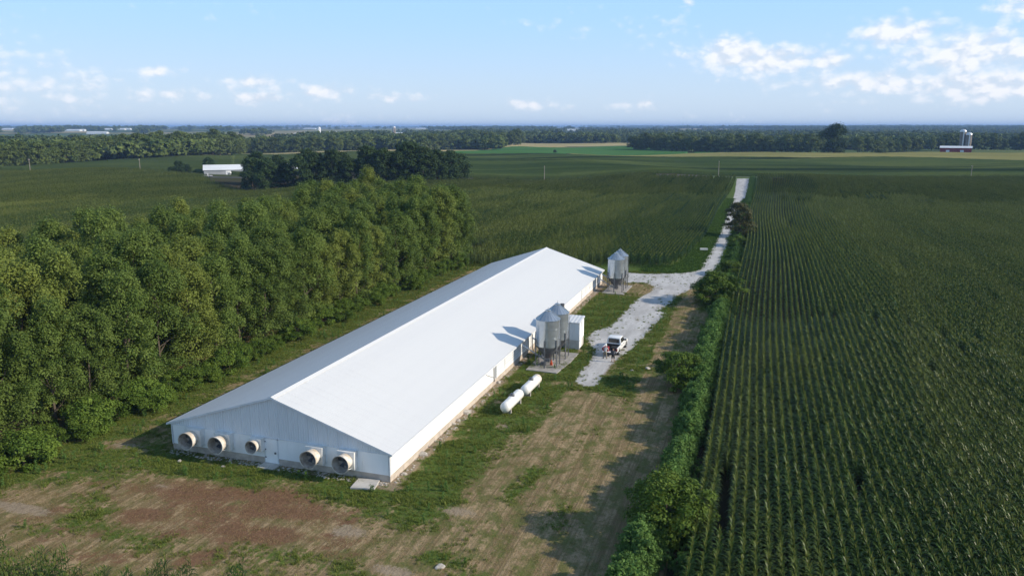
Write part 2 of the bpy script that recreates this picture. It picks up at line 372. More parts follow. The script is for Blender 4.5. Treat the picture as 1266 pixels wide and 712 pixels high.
def yard_weights(x, y):
    n = fbm(x, y, 9, 3); n2 = fbm(x, y, 3.2, 5)
    g = np.zeros_like(x)
    def up(w): np.maximum(g, w, out=g)
    up(band(y, 46.6, 51.8, 1.0)*band(x, -53, -24, 2)*1.0)               # in front of the gable
    up(band(x, -27.5, -21.0, 1.3)*band(y, 45.5, 96, 2)*1.0)             # along the east wall
    up(band(x, -27, -19.3, 1.0)*band(y, 64, 92, 2.5)*.9)
    up(band(x, -28, -18.0, 1.0)*band(y, 92, 127, 3)*.9)
    up(band(x, -15.6, -12.2, .8)*band(y, 80, 128, 3)*.95)
    up(band(x, -22, -12.2, 1.0)*band(y, 77.5, 83.5, 1.2)*.75)
    up(band(x, -24, -8.8, 1)*band(y, 140, 460, 5)*1.0)                  # verge along the drive
    up(band(x, -80, -20, 2)*band(y, 144.5, 170, 1.5)*1.0)
    up(band(x, -8.4, -2, .8)*band(y, 120, 470, 3)*.9)
    up(band(x, -60, -54.5, 1.2)*band(y, 20, 150, 2)*.85)                # under the windbreak
    up(blob(x, y, -52, 46.5, 6.5, 3.6, .35)*.95)
    for (px, py, rx, ry, w) in ((120,640,2.6,2.2,.95),(105,620,2.0,1.4,.8),(190,672,3.4,1.5,.85),(340,685,3.2,1.6,.95),(150,660,1.6,1.2,.8),(545,692,1.7,.9,1),(632,610,.9,1.6,.95),
                                (655,590,.8,2.2,.6),(590,560,1.2,3,.5),(690,640,.9,2.0,.5),(45,655,2.4,.8,.8),(400,700,3,1.0,.6),(500,600,2.2,1.3,.8),(300,700,5,1.0,.6),(470,612,3.6,1.3,.8)):
        wx, wy = un(px, py); up(blob(x, y, wx, wy, rx, ry)*w)
    g *= (.85+.65*n2+.35*n); g += .10 + .34*np.clip(n+.5*n2+.15, 0, 1)*(1-band(x, -19, -8, 2)*band(y, 40, 76, 4)*.45)
    g += band(x, -54, -49, 1)*band(y, 52, 150, 2)*(.25+.5*n2)
    d = np.zeros_like(x)
    for (px, py, rx, ry, w) in ((255,612,6.0,2.7,1),(340,620,5.5,3.0,1),(180,640,4.5,2.0,.8),(300,655,6.5,2.0,.9),(395,640,2.4,3.0,.55),(150,600,3.2,1.0,.6)):
        wx, wy = un(px, py); d = np.maximum(d, blob(x, y, wx, wy, rx, ry)*w)
    d = np.maximum(d, band(x, -54, -24, 3)*band(y, 34, 48, 2)*(.36+.5*np.clip(n+.6*n2, 0, 1)))
    d *= (.85+.55*n2)
    s = np.zeros_like(x)
    for (px, py, rx, ry, w) in ((430,657,1.7,1.0,.9),(565,632,2.4,.9,.8),(25,628,3.2,.8,1),(205,603,1.8,.9,.55),(485,706,2.0,.7,.9),(620,528,.9,1.2,.9),(660,512,1.2,2.0,.35),(690,525,1.4,1.5,.45),(165,553,3.0,1.0,.8),(800,452,3,.35,.8)):
        wx, wy = un(px, py); s = np.maximum(s, blob(x, y, wx, wy, rx, ry)*w)
    s = np.maximum(s, band(y, 50.4, 52, .3)*band(x, -49.5, -26, .5)*.75*(.8+.6*n2))
    s = np.maximum(s, band(x, -28, -26.0, .25)*band(y, 50, 137, .5)*.9)
    s = np.maximum(s, band(x, -11, -6.6, .7)*band(y, 40, 80, 3)*.35*(.6+n))
    return np.clip(g*(1-.75*np.clip(d*1.3, 0, 1))*(1-.8*np.clip(s, 0, 1)), 0, 1), np.clip(d, 0, 1), np.clip(s, 0, 1)
def gravel_color(t, pos):
    lo = t.noise(t.vmath('MULTIPLY', pos, (.55, .16, 0)), 1.0, 6, .62); fi = t.noise(pos, 2.6, 8, .7); vf = t.noise(pos, 16, 3, .7)
    c = t.mix(t.step(lo, .35, .65), (.40,.39,.385), (.54,.53,.525)); c = t.mix(t.math('MULTIPLY', t.step(fi, .46, .7), .6), c, (.36,.335,.31))
    c = t.mix(t.math('MULTIPLY', t.step(vf, .52, .75), .5), c, (.62,.605,.595))
    return t.mix(t.math('MULTIPLY', t.step(t.noise(t.vmath('MULTIPLY', pos, (.4, .12, 1)), 1.3, 5, .6), .56, .74), .55), c, (.27,.24,.19)), fi, vf
def yard_material():
    m, t, b, out = newmat('mown_yard'); pos = t.new('ShaderNodeNewGeometry').outputs['Position']
    col = t.new('ShaderNodeAttribute', attribute_name='cover').outputs['Color']
    sp = t.new('ShaderNodeSeparateColor'); t.put(sp.inputs[0], col); g_, d_, s_ = sp.outputs[0], sp.outputs[1], sp.outputs[2]
    streak = t.math('ADD', t.math('MULTIPLY', t.noise(t.vmath('MULTIPLY', pos, (1.3, .05, 0)), 1.0, 3, .6), .5), t.math('MULTIPLY', t.noise(t.vmath('MULTIPLY', pos, (5.5, .10, 0)), 1.0, 4, .65), .5))          # mowing and wheel lines run up the yard
    fine = t.noise(t.vmath('MULTIPLY', pos, (1, .7, 0)), 3.2, 8, .72); med = t.noise(t.vmath('MULTIPLY', pos, (1, .6, 0)), .8, 6, .65)
    vf = t.noise(pos, 14, 4, .7)
    dry = t.mix(t.step(streak, .41, .58), (.175,.122,.066), (.375,.270,.160)); dry = t.mix(t.step(fine, .42, .68), dry, (.165,.145,.062))
    dry = t.mix(t.math('MULTIPLY', t.step(vf, .50, .72), .55), dry, (.42,.33,.19))
    dry = t.mix(t.math('MULTIPLY', t.step(med, .44, .60), .85), dry, (.115,.125,.038))
    grn = t.mix(t.step(fine, .32, .66), (.045,.085,.015), (.105,.150,.030)); grn = t.mix(t.math('MULTIPLY', t.step(vf, .5, .75), .5), grn, (.14,.165,.05))
    dirt = t.mix(t.step(fine, .35, .66), (.125,.068,.040), (.225,.130,.076)); dirt = t.mix(t.math('MULTIPLY', t.step(vf, .50, .75), .6), dirt, (.27,.18,.10))
    soil = t.mix(t.step(fine, .35, .65), (.235,.180,.125), (.335,.265,.185)); soil = t.mix(t.math('MULTIPLY', t.step(vf, .55, .75), .6), soil, (.40,.35,.30))
    jit = t.math('ADD', t.math('MULTIPLY', t.math('SUBTRACT', fine, .5), 1.9), t.math('MULTIPLY', t.math('SUBTRACT', med, .5), 1.2))
    c = t.mix(t.step(t.math('ADD', d_, jit), .28, .66), dry, dirt)
    c = t.mix(t.step(t.math('ADD', s_, jit), .38, .76), c, soil)
    c = t.mix(t.step(t.math('ADD', g_, jit), .26, .70), c, grn)
    gv = t.new('ShaderNodeAttribute', attribute_name='cover').outputs['Alpha']
    c = t.mix(t.step(t.math('ADD', gv, t.math('MULTIPLY', jit, .5)), .40, .58), c, gravel_color(t, pos)[0])
    t.put(b.inputs['Base Color'], c); b.inputs['Roughness'].default_value = .95; b.inputs['Specular IOR Level'].default_value = .08
    bp = t.new('ShaderNodeBump'); bp.inputs['Strength'].default_value = .9; bp.inputs['Distance'].default_value = .10
    t.put(bp.inputs['Height'], t.math('ADD', t.noise(pos, 5, 6, .7), t.math('MULTIPLY', streak, .8))); t.put(b.inputs['Normal'], bp.outputs[0])
    return m
def grid_patch(name, x0, x1, y0, y1, stp, zfun, mat):
    xs = np.arange(x0, x1+stp/2, stp); ys = np.arange(y0, y1+stp/2, stp); X, Y = np.meshgrid(xs, ys)
    V = np.stack([X, Y, zfun(X, Y)], -1).reshape(-1, 3); nx = len(xs)
    i, j = np.meshgrid(np.arange(len(ys)-1), np.arange(nx-1), indexing='ij'); b0 = i*nx+j
    me = mesh_np(name, V, np.stack([b0, b0+1, b0+nx+1, b0+nx], -1).reshape(-1, 4), mat, smooth=True)
    return me, X, Y
me, X, Y = grid_patch('yard', -66, -4.4, 18, 172, .4, lambda x, y: .012 + (.035*fbm(x, y, 4, 11) + .012*fbm(x, y, 1.3, 12))*sst(sdist(x, y, DW), 0, 2.5), yard_material())
g, d, s = yard_weights(X, Y)
a = me.color_attributes.new('cover', 'FLOAT_COLOR', 'POINT')
a.data.foreach_set('color', np.stack([g, d, s, 1-sst(sdist(X, Y, DW), -.9, 1.3)], -1).astype(np.float32).ravel())
tag(link('yard', me), kind='structure')
me, X, Y = grid_patch('verge', -30, 4, 172, 470, .8, lambda x, y: hgt(x, y) + .03, bpy.data.materials['mown_yard'])
g = np.ones_like(X); a = me.color_attributes.new('cover', 'FLOAT_COLOR', 'POINT')
a.data.foreach_set('color', np.stack([g, g*0, g*0, 1-sst(sdist(X, Y, DW), -.9, 1.0)], -1).astype(np.float32).ravel())
tag(link('verge', me), kind='structure')

# ---- the gravel drive
def gravel_material():
    m, t, b, out = newmat('crushed_limestone'); pos = t.new('ShaderNodeNewGeometry').outputs['Position']
    c, fi, vf = gravel_color(t, pos)
    t.put(b.inputs['Base Color'], c); b.inputs['Roughness'].default_value = .95; b.inputs['Specular IOR Level'].default_value = .1
    bp = t.new('ShaderNodeBump'); bp.inputs['Strength'].default_value = .5; bp.inputs['Distance'].default_value = .05
    t.put(bp.inputs['Height'], t.math('ADD', fi, t.math('MULTIPLY', vf, .5))); t.put(b.inputs['Normal'], bp.outputs[0]); return m
def ragged(P, stp, amp, seed):
    r_ = random.Random(seed); out = []; n = len(P)
    for k_ in range(n):
        p0, p1, p2, p3 = (Vector(P[(k_+q) % n]) for q in (-1, 0, 1, 2)); L = (p2-p1).length; m = max(2, int(L/stp))
        for q in range(m):
            t_ = q/m; c = p1.lerp(p2, t_) if L > 60 else .5*((2*p1)+(p2-p0)*t_+(2*p0-5*p1+4*p2-p3)*t_*t_+(3*p1-p0-3*p2+p3)*t_**3) if L < 14 else p1.lerp(p2, t_)
            nrm = Vector((-(p2-p1).y, (p2-p1).x)).normalized()
            out.append(c + nrm*(amp*(.7*fbm(np.array(c.x), np.array(c.y), 3.0, seed)+.8*fbm(np.array(c.x), np.array(c.y), 1.1, seed+1)+.35*r_.uniform(-1, 1))))
    return out
def flat_poly(name, pts, zfun, mat, stp=None):
    bm = bmesh.new(); vs = [bm.verts.new((p[0], p[1], 0)) for p in pts]
    es = [bm.edges.new((vs[k_-1], vs[k_])) for k_ in range(len(vs))]; bmesh.ops.triangle_fill(bm, use_beauty=True, edges=es)
    if stp:
        bmesh.ops.subdivide_edges(bm, edges=[e for e in bm.edges if e.calc_length() > stp], cuts=3, use_grid_fill=False)
        bmesh.ops.triangulate(bm, faces=bm.faces)
    for v in bm.verts: v.co.z = zfun(v.co.x, v.co.y)
    bmesh.ops.recalc_face_normals(bm, faces=bm.faces)
    me = bpy.data.meshes.new(name); bm.to_mesh(me); bm.free()
    if me.polygons[0].normal.z < 0: me.flip_normals()
    me.materials.append(mat); return link(name, me)
dp = ragged([tuple(p) for p in DW], .5, .5, 21)
cen = [Vector(p) for p in dp]; drive_in = []
for k_, p in enumerate(cen):
    tg = cen[(k_+2) % len(cen)] - cen[k_-2]; nn = Vector((-tg.y, tg.x)).normalized(); q = p + nn*.85
    if not in_poly(np.array(q.x), np.array(q.y), DW): q = p - nn*.85
    if float(sdist(np.array(q.x), np.array(q.y), DW)) < -.45: drive_in.append(q)
tag(flat_poly('gravel_drive', drive_in, lambda x, y: h1(x, y) + (.026 if y < 165 else .042), gravel_material(), 12), kind='structure')
# the county road beyond the corn
RDX = np.linspace(-700, 600, 80); rdc = 452.6 + .24*RDX; vv = []
for k_, x in enumerate(RDX):
    for o_ in (-3.6, 3.6): vv.append((x, rdc[k_]+o_-2, h1(x, rdc[k_]+o_-2) + .06))
tag(link('county_road', mesh_np('county_road', vv, [(2*k_, 2*k_+2, 2*k_+3, 2*k_+1) for k_ in range(79)], pmat('worn_asphalt', (.055,.055,.052), (.075,.072,.066), .4, .9))), kind='structure')

# ---- fields beyond the road (crop canopies as raised, gently rolling sheets)
def crop_material(name, c1, c2, stripe, sdark, dirn=(-.233, .972), wob=.35):
    m, t, b, out = newmat(name); pos = t.new('ShaderNodeNewGeometry').outputs['Position']; x, y, z = t.xyz(pos)
    s_ = t.math('ADD', t.math('MULTIPLY', x, dirn[0]/stripe), t.math('MULTIPLY', y, dirn[1]/stripe))
    ln = t.noise(t.comb(s_, t.math('MULTIPLY', x, .0015), 0), 1.0, 2, .6)
    big = t.noise(t.vmath('MULTIPLY', pos, (1/140., 1/110., 0)), 1.0, 4, .55); fi = t.noise(t.vmath('MULTIPLY', pos, (.25, .25, 0)), 1.0, 6, .75)
    c = t.mix(t.step(big, .35, .65), c1, c2); c = t.mix(t.math('MULTIPLY', t.step(ln, .46, .62), wob), c, sdark)
    c = t.mix(t.math('MULTIPLY', t.step(fi, .45, .75), .35), c, sdark)
    t.put(b.inputs['Base Color'], c); b.inputs['Roughness'].default_value = 1.0; b.inputs['Specular IOR Level'].default_value = 0.0
    bp = t.new('ShaderNodeBump'); bp.inputs['Strength'].default_value = .8; bp.inputs['Distance'].default_value = 1.2
    t.put(bp.inputs['Height'], t.math('ADD', t.math('MULTIPLY', ln, 1.2), fi)); t.put(b.inputs['Normal'], bp.outputs[0]); return m
CM = dict(dark=crop_material('far_corn_canopy', (.050,.078,.024), (.092,.118,.034), 60, (.016,.030,.010), wob=.95),
          mid=crop_material('far_corn_canopy_left', (.050,.074,.022), (.088,.112,.032), 46, (.024,.040,.017)),
          yellow=crop_material('yellowish_corn_canopy', (.215,.205,.070), (.27,.25,.095), 55, (.145,.15,.055)),  # paler and yellower than the other far corn
          green=crop_material('soybean_canopy', (.060,.150,.040), (.078,.175,.050), 30, (.052,.125,.036), wob=.2),
          tan=crop_material('ripe_field', (.36,.30,.15), (.42,.355,.185), 25, (.20,.18,.085), wob=.25),
          pale=crop_material('pale_pasture', (.095,.125,.048), (.125,.150,.058), 25, (.075,.105,.040), wob=.3))
def interp(E, u):
    E = np.array(E, float); L = np.linspace(0, 1, len(E)); xs = np.interp(u, L, E[:,0]); return xs, np.interp(xs, E[:,0], E[:,1])
def field(name, near, far, mat, height, label, nx=90, ny=26):
    P = []
    for v in np.linspace(0, 1, ny):
        row = []
        for u in np.linspace(0, 1, nx):
            xa, ya = interp(near, u); xb, yb = interp(far, u); a_ = np.array(un(xa, ya)); b_ = np.array(un(xb, yb)); row.append(a_ + (b_-a_)*v)
        P.append(row)
    P = np.array(P); X, Y = P[...,0], P[...,1]; Z = hgt(X, Y) + height*(.93+.12*fbm(X, Y, 14, 3))
    top = np.stack([X, Y, Z], -1).reshape(-1, 3); n0 = len(top)
    i, j = np.meshgrid(np.arange(ny-1), np.arange(nx-1), indexing='ij'); b0 = i*nx+j
    fs = np.stack([b0, b0+1, b0+nx+1, b0+nx], -1).reshape(-1, 4).tolist()
    rim = list(range(nx)) + [k_*nx+nx-1 for k_ in range(1, ny)] + [(ny-1)*nx+k_ for k_ in range(nx-2, -1, -1)] + [k_*nx for k_ in range(ny-2, 0, -1)]
    low = [(top[k_][0], top[k_][1], top[k_][2]-height-.6) for k_ in rim]
    for k_ in range(len(rim)):
        q = (k_+1) % len(rim); fs.append((rim[k_], n0+k_, n0+q, rim[q]))
    return tag(link(name, mesh_np(name, np.vstack([top, low]), np.array(fs), mat, smooth=True)), label, 'crop field', None, 'stuff')
field('corn_field', [(560,217.0),(900,219.2),(1450,222.5)], [(560,191),(700,193),(880,195.5),(1000,199),(1266,200.5),(1450,201)], CM['dark'], 2.3, 'dark corn field beyond the country road, rows across the view', 140, 50)
field('corn_field', [(700,193),(880,195.5),(1000,199),(1266,200.5),(1450,201)], [(700,191.6),(880,192),(1000,193.6),(1266,192.5),(1450,192)], CM['yellow'], 2.2, 'yellowish corn strip in front of the big round tree')
field('soybean_field', [(535,190.5),(700,192.8),(850,192)], [(560,186),(640,182),(760,182),(850,186)], CM['green'], .7, 'bright green soybean field in the middle distance')
field('soybean_field', [(855,192),(930,192.4),(1008,193.6)], [(862,187.2),(920,187),(1008,189.5)], CM['green'], .7, 'bright green patch at the foot of the right treeline')
field('ripe_field', [(288,190.6),(420,191.6),(560,187),(640,182)], [(288,189),(420,187.2),(560,183.4),(640,180.8)], CM['tan'], .9, 'long pale tan strip behind the dark grove')
field('ripe_field', [(630,181.5),(700,181.4),(790,183)], [(630,178.2),(700,176.5),(790,178.5)], CM['tan'], .9, 'pale tan field left of the right treeline')
field('corn_field', [(-130,214.5),(100,214.6),(290,214.5)], [(-130,213),(20,209.5),(150,201),(290,195)], CM['mid'], 2.3, 'dark green corn field below the left wood')
field('corn_field', [(286,214.8),(420,215.6),(558,216.6)], [(286,191.2),(420,192.4),(558,189)], CM['mid'], 2.2, 'green corn field behind the dark grove')
field('pasture', [(1006,193.6),(1266,192.2),(1450,191.8)], [(1006,189.5),(1266,186.5),(1450,186.5)], CM['pale'], .4, 'pale grass field around the red barn')

# ---------------------------------------------------------------- instancing for uncountable plants
_groups = {}
def instancer(name, pts, rot, scl, idx, protos, label, cat):
    c = bpy.data.collections.new(name + '_sources')
    for k_, me in enumerate(protos): c.objects.link(bpy.data.objects.new('%s_%02d' % (name, k_), me))
    me = bpy.data.meshes.new(name); me.vertices.add(len(pts)); me.vertices.foreach_set('co', np.ascontiguousarray(pts, np.float32).ravel())
    for nm, ty, val, dt in (('rot','FLOAT',rot,np.float32), ('scl','FLOAT',scl,np.float32), ('idx','INT',idx,np.int32)):
        at = me.attributes.new(nm, ty, 'POINT'); at.data.foreach_set('value', np.ascontiguousarray(val, dt))
    o = link(name, me)
    ng = bpy.data.node_groups.new(name, 'GeometryNodeTree'); t = NT(ng)
    ng.interface.new_socket('Geometry', in_out='INPUT', socket_type='NodeSocketGeometry'); ng.interface.new_socket('Geometry', in_out='OUTPUT', socket_type='NodeSocketGeometry')
    gi = t.new('NodeGroupInput'); go = t.new('NodeGroupOutput'); ip = t.new('GeometryNodeInstanceOnPoints'); ci = t.new('GeometryNodeCollectionInfo')
    ci.inputs['Collection'].default_value = c; ci.inputs['Separate Children'].default_value = True; ci.inputs['Reset Children'].default_value = True
    def attr(nm, ty):
        n = t.new('GeometryNodeInputNamedAttribute', data_type=ty); n.inputs[0].default_value = nm; return n.outputs[0]
    t.l.new(gi.outputs[0], ip.inputs['Points']); t.l.new(ci.outputs[0], ip.inputs['Instance']); ip.inputs['Pick Instance'].default_value = True
    t.l.new(attr('idx', 'INT'), ip.inputs['Instance Index'])
    er = t.new('FunctionNodeEulerToRotation'); t.l.new(t.comb(0.0, 0.0, attr('rot', 'FLOAT')), er.inputs[0]); t.l.new(er.outputs[0], ip.inputs['Rotation'])
    t.l.new(attr('scl', 'FLOAT'), ip.inputs['Scale']); t.l.new(ip.outputs[0], go.inputs[0])
    md = o.modifiers.new('plants', 'NODES'); md.node_group = ng
    return tag(o, label, cat, None, 'stuff')
def merge(parts):
    """[(verts, quads, tint, material slot)] -> arrays"""
    V = []; Fa = []; T = []; S = []; b = 0
    for v, f, t_, s_ in parts:
        V.append(v); Fa.append(f + b); T.append(t_); S.append(np.full(len(f), s_)); b += len(v)
    return np.vstack(V), np.vstack(Fa), np.concatenate(T), np.concatenate(S)
def plant_mesh(name, parts, mats):
    v, f, t_, s_ = merge(parts); me = mesh_np(name, v, f, None, t_)
    for m in mats: me.materials.append(m)
    me.polygons.foreach_set('material_index', s_.astype(np.int32)); return me
def ribbon(base, az_, out, upz, wid):
    """curved leaves: base (N,3), az (N,), out/up/wid (N,S)"""
    N, S = out.shape; dx, dy = np.cos(az_), np.sin(az_)
    c = base[:,None,:] + np.stack([dx[:,None]*out, dy[:,None]*out, upz], -1)
    side = np.stack([-dy, dx, np.zeros(N)], -1)[:,None,:]*wid[...,None]*.5
    v = np.stack([c-side, c+side], 2).reshape(-1, 3)
    k_ = (np.arange(N)*S*2)[:,None] + (np.arange(S-1)*2)[None]
    return v, np.stack([k_, k_+1, k_+3, k_+2], -1).reshape(-1, 4), S*2
def corn_segment(name, length, step, nleaf, lw, ll, seed, leafm, S=4, tw=.022, tassels=5):
    r_ = np.random.default_rng(seed); ys = np.arange(0, length, step) + r_.uniform(-.25, .25, len(np.arange(0, length, step)))*step - length/2
    ys = ys[r_.random(len(ys)) > .04]; P = len(ys); H_ = r_.normal(2.35, .12, P); xo = r_.normal(0, .03, P)
    n = nleaf; k_ = np.tile(np.arange(n), P); pi_ = np.repeat(np.arange(P), n)
    hz = H_[pi_]*(.28 + .66*(k_+r_.uniform(-.3, .3, P*n))/n)
    side = ((k_ + r_.integers(0, 2, P)[pi_]) % 2)*np.pi; az_ = side + r_.normal(0, .95, P*n)
    L = ll*r_.uniform(.75, 1.15, P*n)*(1 - .35*np.abs((k_/n)-.45))
    st = np.linspace(0, 1, S); upr = np.clip((k_/n-.55)*2.2, -.2, 1)[:,None]
    out = L[:,None]*(st[None]*(1-.35*upr)); upz = L[:,None]*((.95+.5*upr)*st[None] - (1.0-.55*upr)*st[None]**2*r_.uniform(.8, 1.35, (P*n, 1)))
    wid = lw*np.interp(st, [0,.3,.7,1], [.5,1,.8,.08])[None]*r_.uniform(.8, 1.2, (P*n, 1))
    base = np.stack([xo[pi_], ys[pi_], hz], -1); v, f, m = ribbon(base, az_, out, upz, wid)
    tint = np.repeat(np.clip(r_.normal(.45, .2, P*n) + (k_/n-.5)*.5, 0, 1), m); parts = [(v, f, tint, 0)]  # lower leaves get a darker tint: shade between the rows put into the colour
    if tassels:
        q = np.repeat(np.arange(P), tassels); N = len(q); st2 = np.array([0, 1.0]); a2 = r_.uniform(0, 6.28, N); L2 = r_.uniform(.2, .36, N); sp = r_.uniform(.1, .55, N)
        v, f, m = ribbon(np.stack([xo[q], ys[q], H_[q]*.95], -1), a2, (L2*sp)[:,None]*st2, L2[:,None]*st2, np.full((N, 2), tw)); parts.append((v, f, np.repeat(r_.random(N), m), 1))
        # stalks
        v, f, m = ribbon(np.stack([xo, ys, np.zeros(P)], -1), r_.uniform(0, 6.28, P), np.zeros((P, 2)), np.stack([np.zeros(P), H_], -1), np.full((P, 2), max(.03, tw))); parts.append((v, f, np.full(P*m, .5), 0))
    return plant_mesh(name, parts, [leafm, MT['tasselfar'] if leafm is MT['cornfar'] else MT['tassel']])
corn_hi = [corn_segment('corn_row_piece', 4.0, .17, 10, .090, .60, 40+k_, MT['corn'], 4, .026, 3) for k_ in range(5)]
corn_mid = [corn_segment('corn_row_stretch', 8.0, .28, 7, .12, .48, 60+k_, MT['corn'], 3, .05, 2) for k_ in range(4)]
corn_lo = [corn_segment('corn_row_length', 12.0, .32, 6, .13, .31, 80+k_, MT['cornfar'], 3, .075, 3) for k_ in range(4)]
def wave(x, y): return .34*np.sin(y/23.+.11*x) + .20*np.sin(y/57.+.04*x)
def wave_rot(x, y): return -np.arctan(.34/23.*np.cos(y/23.+.11*x) + .20/57.*np.cos(y/57.+.04*x))
def row_points(xa, xb, seg, ylo, yhi, keep, phase=0.0, sp=.762):
    xs = np.arange(xa, xb, sp); out = []
    ys0 = np.arange(ylo, yhi, seg)
    X, Y = np.meshgrid(xs, ys0); X = X.ravel(); Y = Y.ravel() + seg/2 + ((X*7.31) % 1.0)*seg*.8
    Z = hgt(X, Y); px, py, w = proj(np.stack([X, Y, Z+1.5], -1))
    ok = keep(X, Y) & (w > 5) & (px > -170) & (px < 1440) & (py < 800)
    return np.stack([X + wave(X, Y), Y, Z], -1)[ok]
def dj(x, y): return np.hypot(x, y)*(1 + .10*fbm(x, y, 37, 19))     # ragged limits between near and far plants
def corn(name, lab, xa, xb, ylo, yhi, inside, near=(0, 110), mid=(110, 320)):
    for tagname, seg, lo_, hi_, pr, suf in (('', 4.0, near[0], near[1], corn_hi, 'nearest rows'), ('', 8.0, mid[0], mid[1], corn_mid, 'middle rows'), ('', 12.0, mid[1], 5000, corn_lo, 'far rows')):
        pts = row_points(xa, xb, seg, ylo, yhi, lambda x, y: inside(x, y) & (dj(x, y) >= lo_) & (dj(x, y) < hi_))
        if not len(pts): continue
        ri = np.round(pts[:,0]/.762).astype(int) % 12; pts = pts[~((ri == 3) & (np.hypot(pts[:,0], pts[:,1]) > np.where(pts[:,0] < -100, 150, 235)) & (pts[:,0] < -10))]
        thin = fbm(pts[:,0], pts[:,1], 11, 33) + .6*fbm(pts[:,0], pts[:,1], 3.5, 34)
        pts = pts[(thin < .80) | (rng.random(len(pts)) < .25)]; n = len(pts)
        sc = 1.0 + .10*fbm(pts[:,0], pts[:,1], 55, 35) + rng.normal(0, .025, n) + np.where(pts[:,0] < -10, .10*np.sin(np.floor((pts[:,0]+4*np.sin(pts[:,1]/34.))/9.144)*12.9898), 0)
        instancer(name, pts, rng.integers(0, 2, n)*np.pi + wave_rot(pts[:,0], pts[:,1]), sc, rng.integers(0, len(pr), n), pr, lab + ', ' + suf, 'corn')
roadY = lambda x: 452.6 + .24*x
corn('corn_rows', 'tall corn rows right of the hedge', -3.3, 560, 36, 600, lambda x, y: (y < roadY(x) - 9) & ~((x < -1.2) & (x > -2.4) & (y > 49) & (y < 58 + np.sin(x*3))))
ctr = np.array([un(*p) for p in ((588,327),(700,329),(780,329),(835,329),(850,318),(866,300),(885,270),(902,246),(909,231),(909,224.5),(700,222.5),(540,224),(480,250))])
def in_center(x, y):
    return (x > -420) & (x < -14) & (y < roadY(x) - 10) & (y > 147) & (in_poly(x, y, ctr) | ((x < -56) & (y > 150 + 0*x)) ) & ~((x < -60) & (y < 168) & (x > -104)) & ~(in_grove(x, y))
GV = [un(*p) for p in ((255,226),(300,234),(430,234),(520,231),(582,224.5),(590,221),(560,212),(300,206),(240,212))]
def in_grove(x, y): return in_poly(x, y, GV)
def in_left(x, y): return (x < -103) & (y < roadY(x) - 10) & (y > 40) & ~in_grove(x, y)
corn('corn_rows', 'corn field left of and behind the long barn', -640, -13, 40, 450, lambda x, y: in_center(x, y) | in_left(x, y))
corn('corn_rows', 'corner of corn at the bottom left', -75, -24, 14, 36, lambda x, y: (y < 32.0 + .085*(x+45) + .35*np.sin(x*1.7)) & (x < -25))

# ---------------------------------------------------------------- trees and shrubs
def leaf_cloud(c, rad, per, leaf, r_, up=.5, flat=.85):
    """leaf-sized faces on the shells of clumps; c (N,3), rad (N,)"""
    N = len(c); d = r_.normal(size=(N*per, 3)); d /= np.linalg.norm(d, axis=1)[:,None]; d[:,2] = np.where(d[:,2] < -.35, -d[:,2]*.6, d[:,2])
    k_ = np.repeat(np.arange(N), per); p = c[k_] + d*(rad[k_]*r_.uniform(.55, 1.08, N*per))[:,None]*np.array([1, 1, flat])
    n = d*.75 + np.array([0, 0, up]) + r_.normal(size=d.shape)*.45; n /= np.linalg.norm(n, axis=1)[:,None]
    a = np.cross(n, r_.normal(size=d.shape)); a /= np.linalg.norm(a, axis=1)[:,None]; b = np.cross(n, a)
    s_ = (leaf*r_.uniform(.6, 1.3, N*per))[:,None]
    v = np.stack([p-a*s_*.75, p+b*s_*.42-a*s_*.05, p+a*s_*.75, p-b*s_*.42-a*s_*.05], 1).reshape(-1, 3)
    f = np.arange(N*per*4).reshape(-1, 4)
    ct = np.clip(r_.normal(.45, .22, N), 0, 1); t_ = np.repeat(np.clip(ct[k_] + r_.normal(0, .16, N*per), 0, 1), 4)
    return v, f, t_
def crown_mesh(name, seed, H, Rr, z0, ncl, per, leaf, crad, mat, top=.62, lean=0.0, low=.75, kw_flat=.85):
    r_ = np.random.default_rng(seed); flat = kw_flat; t_ = r_.beta(1.2, 1.05, ncl); th = r_.uniform(0, 2*np.pi, ncl)
    prof = np.where(t_ < .35, low + (1-low)*t_/.35, np.clip(1-((t_-.35)/.68)**2, .02, 1)**top)
    rr = Rr*prof*np.sqrt(r_.uniform(.18, 1.0, ncl))*(1+.18*np.sin(3*th+seed)+.1*np.sin(5*th+2*seed))
    c = np.stack([rr*np.cos(th)+lean*t_**1.5, rr*np.sin(th), z0 + (H-z0-crad*.6)*t_], -1)
    rad = crad*r_.uniform(.6, 1.25, ncl); v, f, tt = leaf_cloud(c, rad, per, leaf, r_, .5, flat)
    return mesh_np(name, v, f, mat, tt), c
def trunk_mesh(name, H, r0, centers, seed, n=6, limbs=7):
    r_ = random.Random(seed); mb = MB(); top = H*.78
    pts = [(0,0,-.3)] + [(r_.uniform(-.1,.1)*H*.06*k_, r_.uniform(-.1,.1)*H*.06*k_, top*k_/5) for k_ in range(1, 6)]
    mb.tube(pts, [r0*1.25]+[r0*(1-.16*k_) for k_ in range(1, 6)], n)
    for c in r_.sample([tuple(q) for q in centers], min(limbs, len(centers))):
        zb = max(.12*H, min(top*.95, c[2]*.62)); mb.tube([(0,0,zb), (c[0]*.5, c[1]*.5, zb+(c[2]-zb)*.42), c], [r0*.45, r0*.3, r0*.08], 4, False)
    me = bpy.data.meshes.new(name); me.from_pydata(mb.v, [], mb.f); me.materials.append(MT['bark']); me.update(); return me
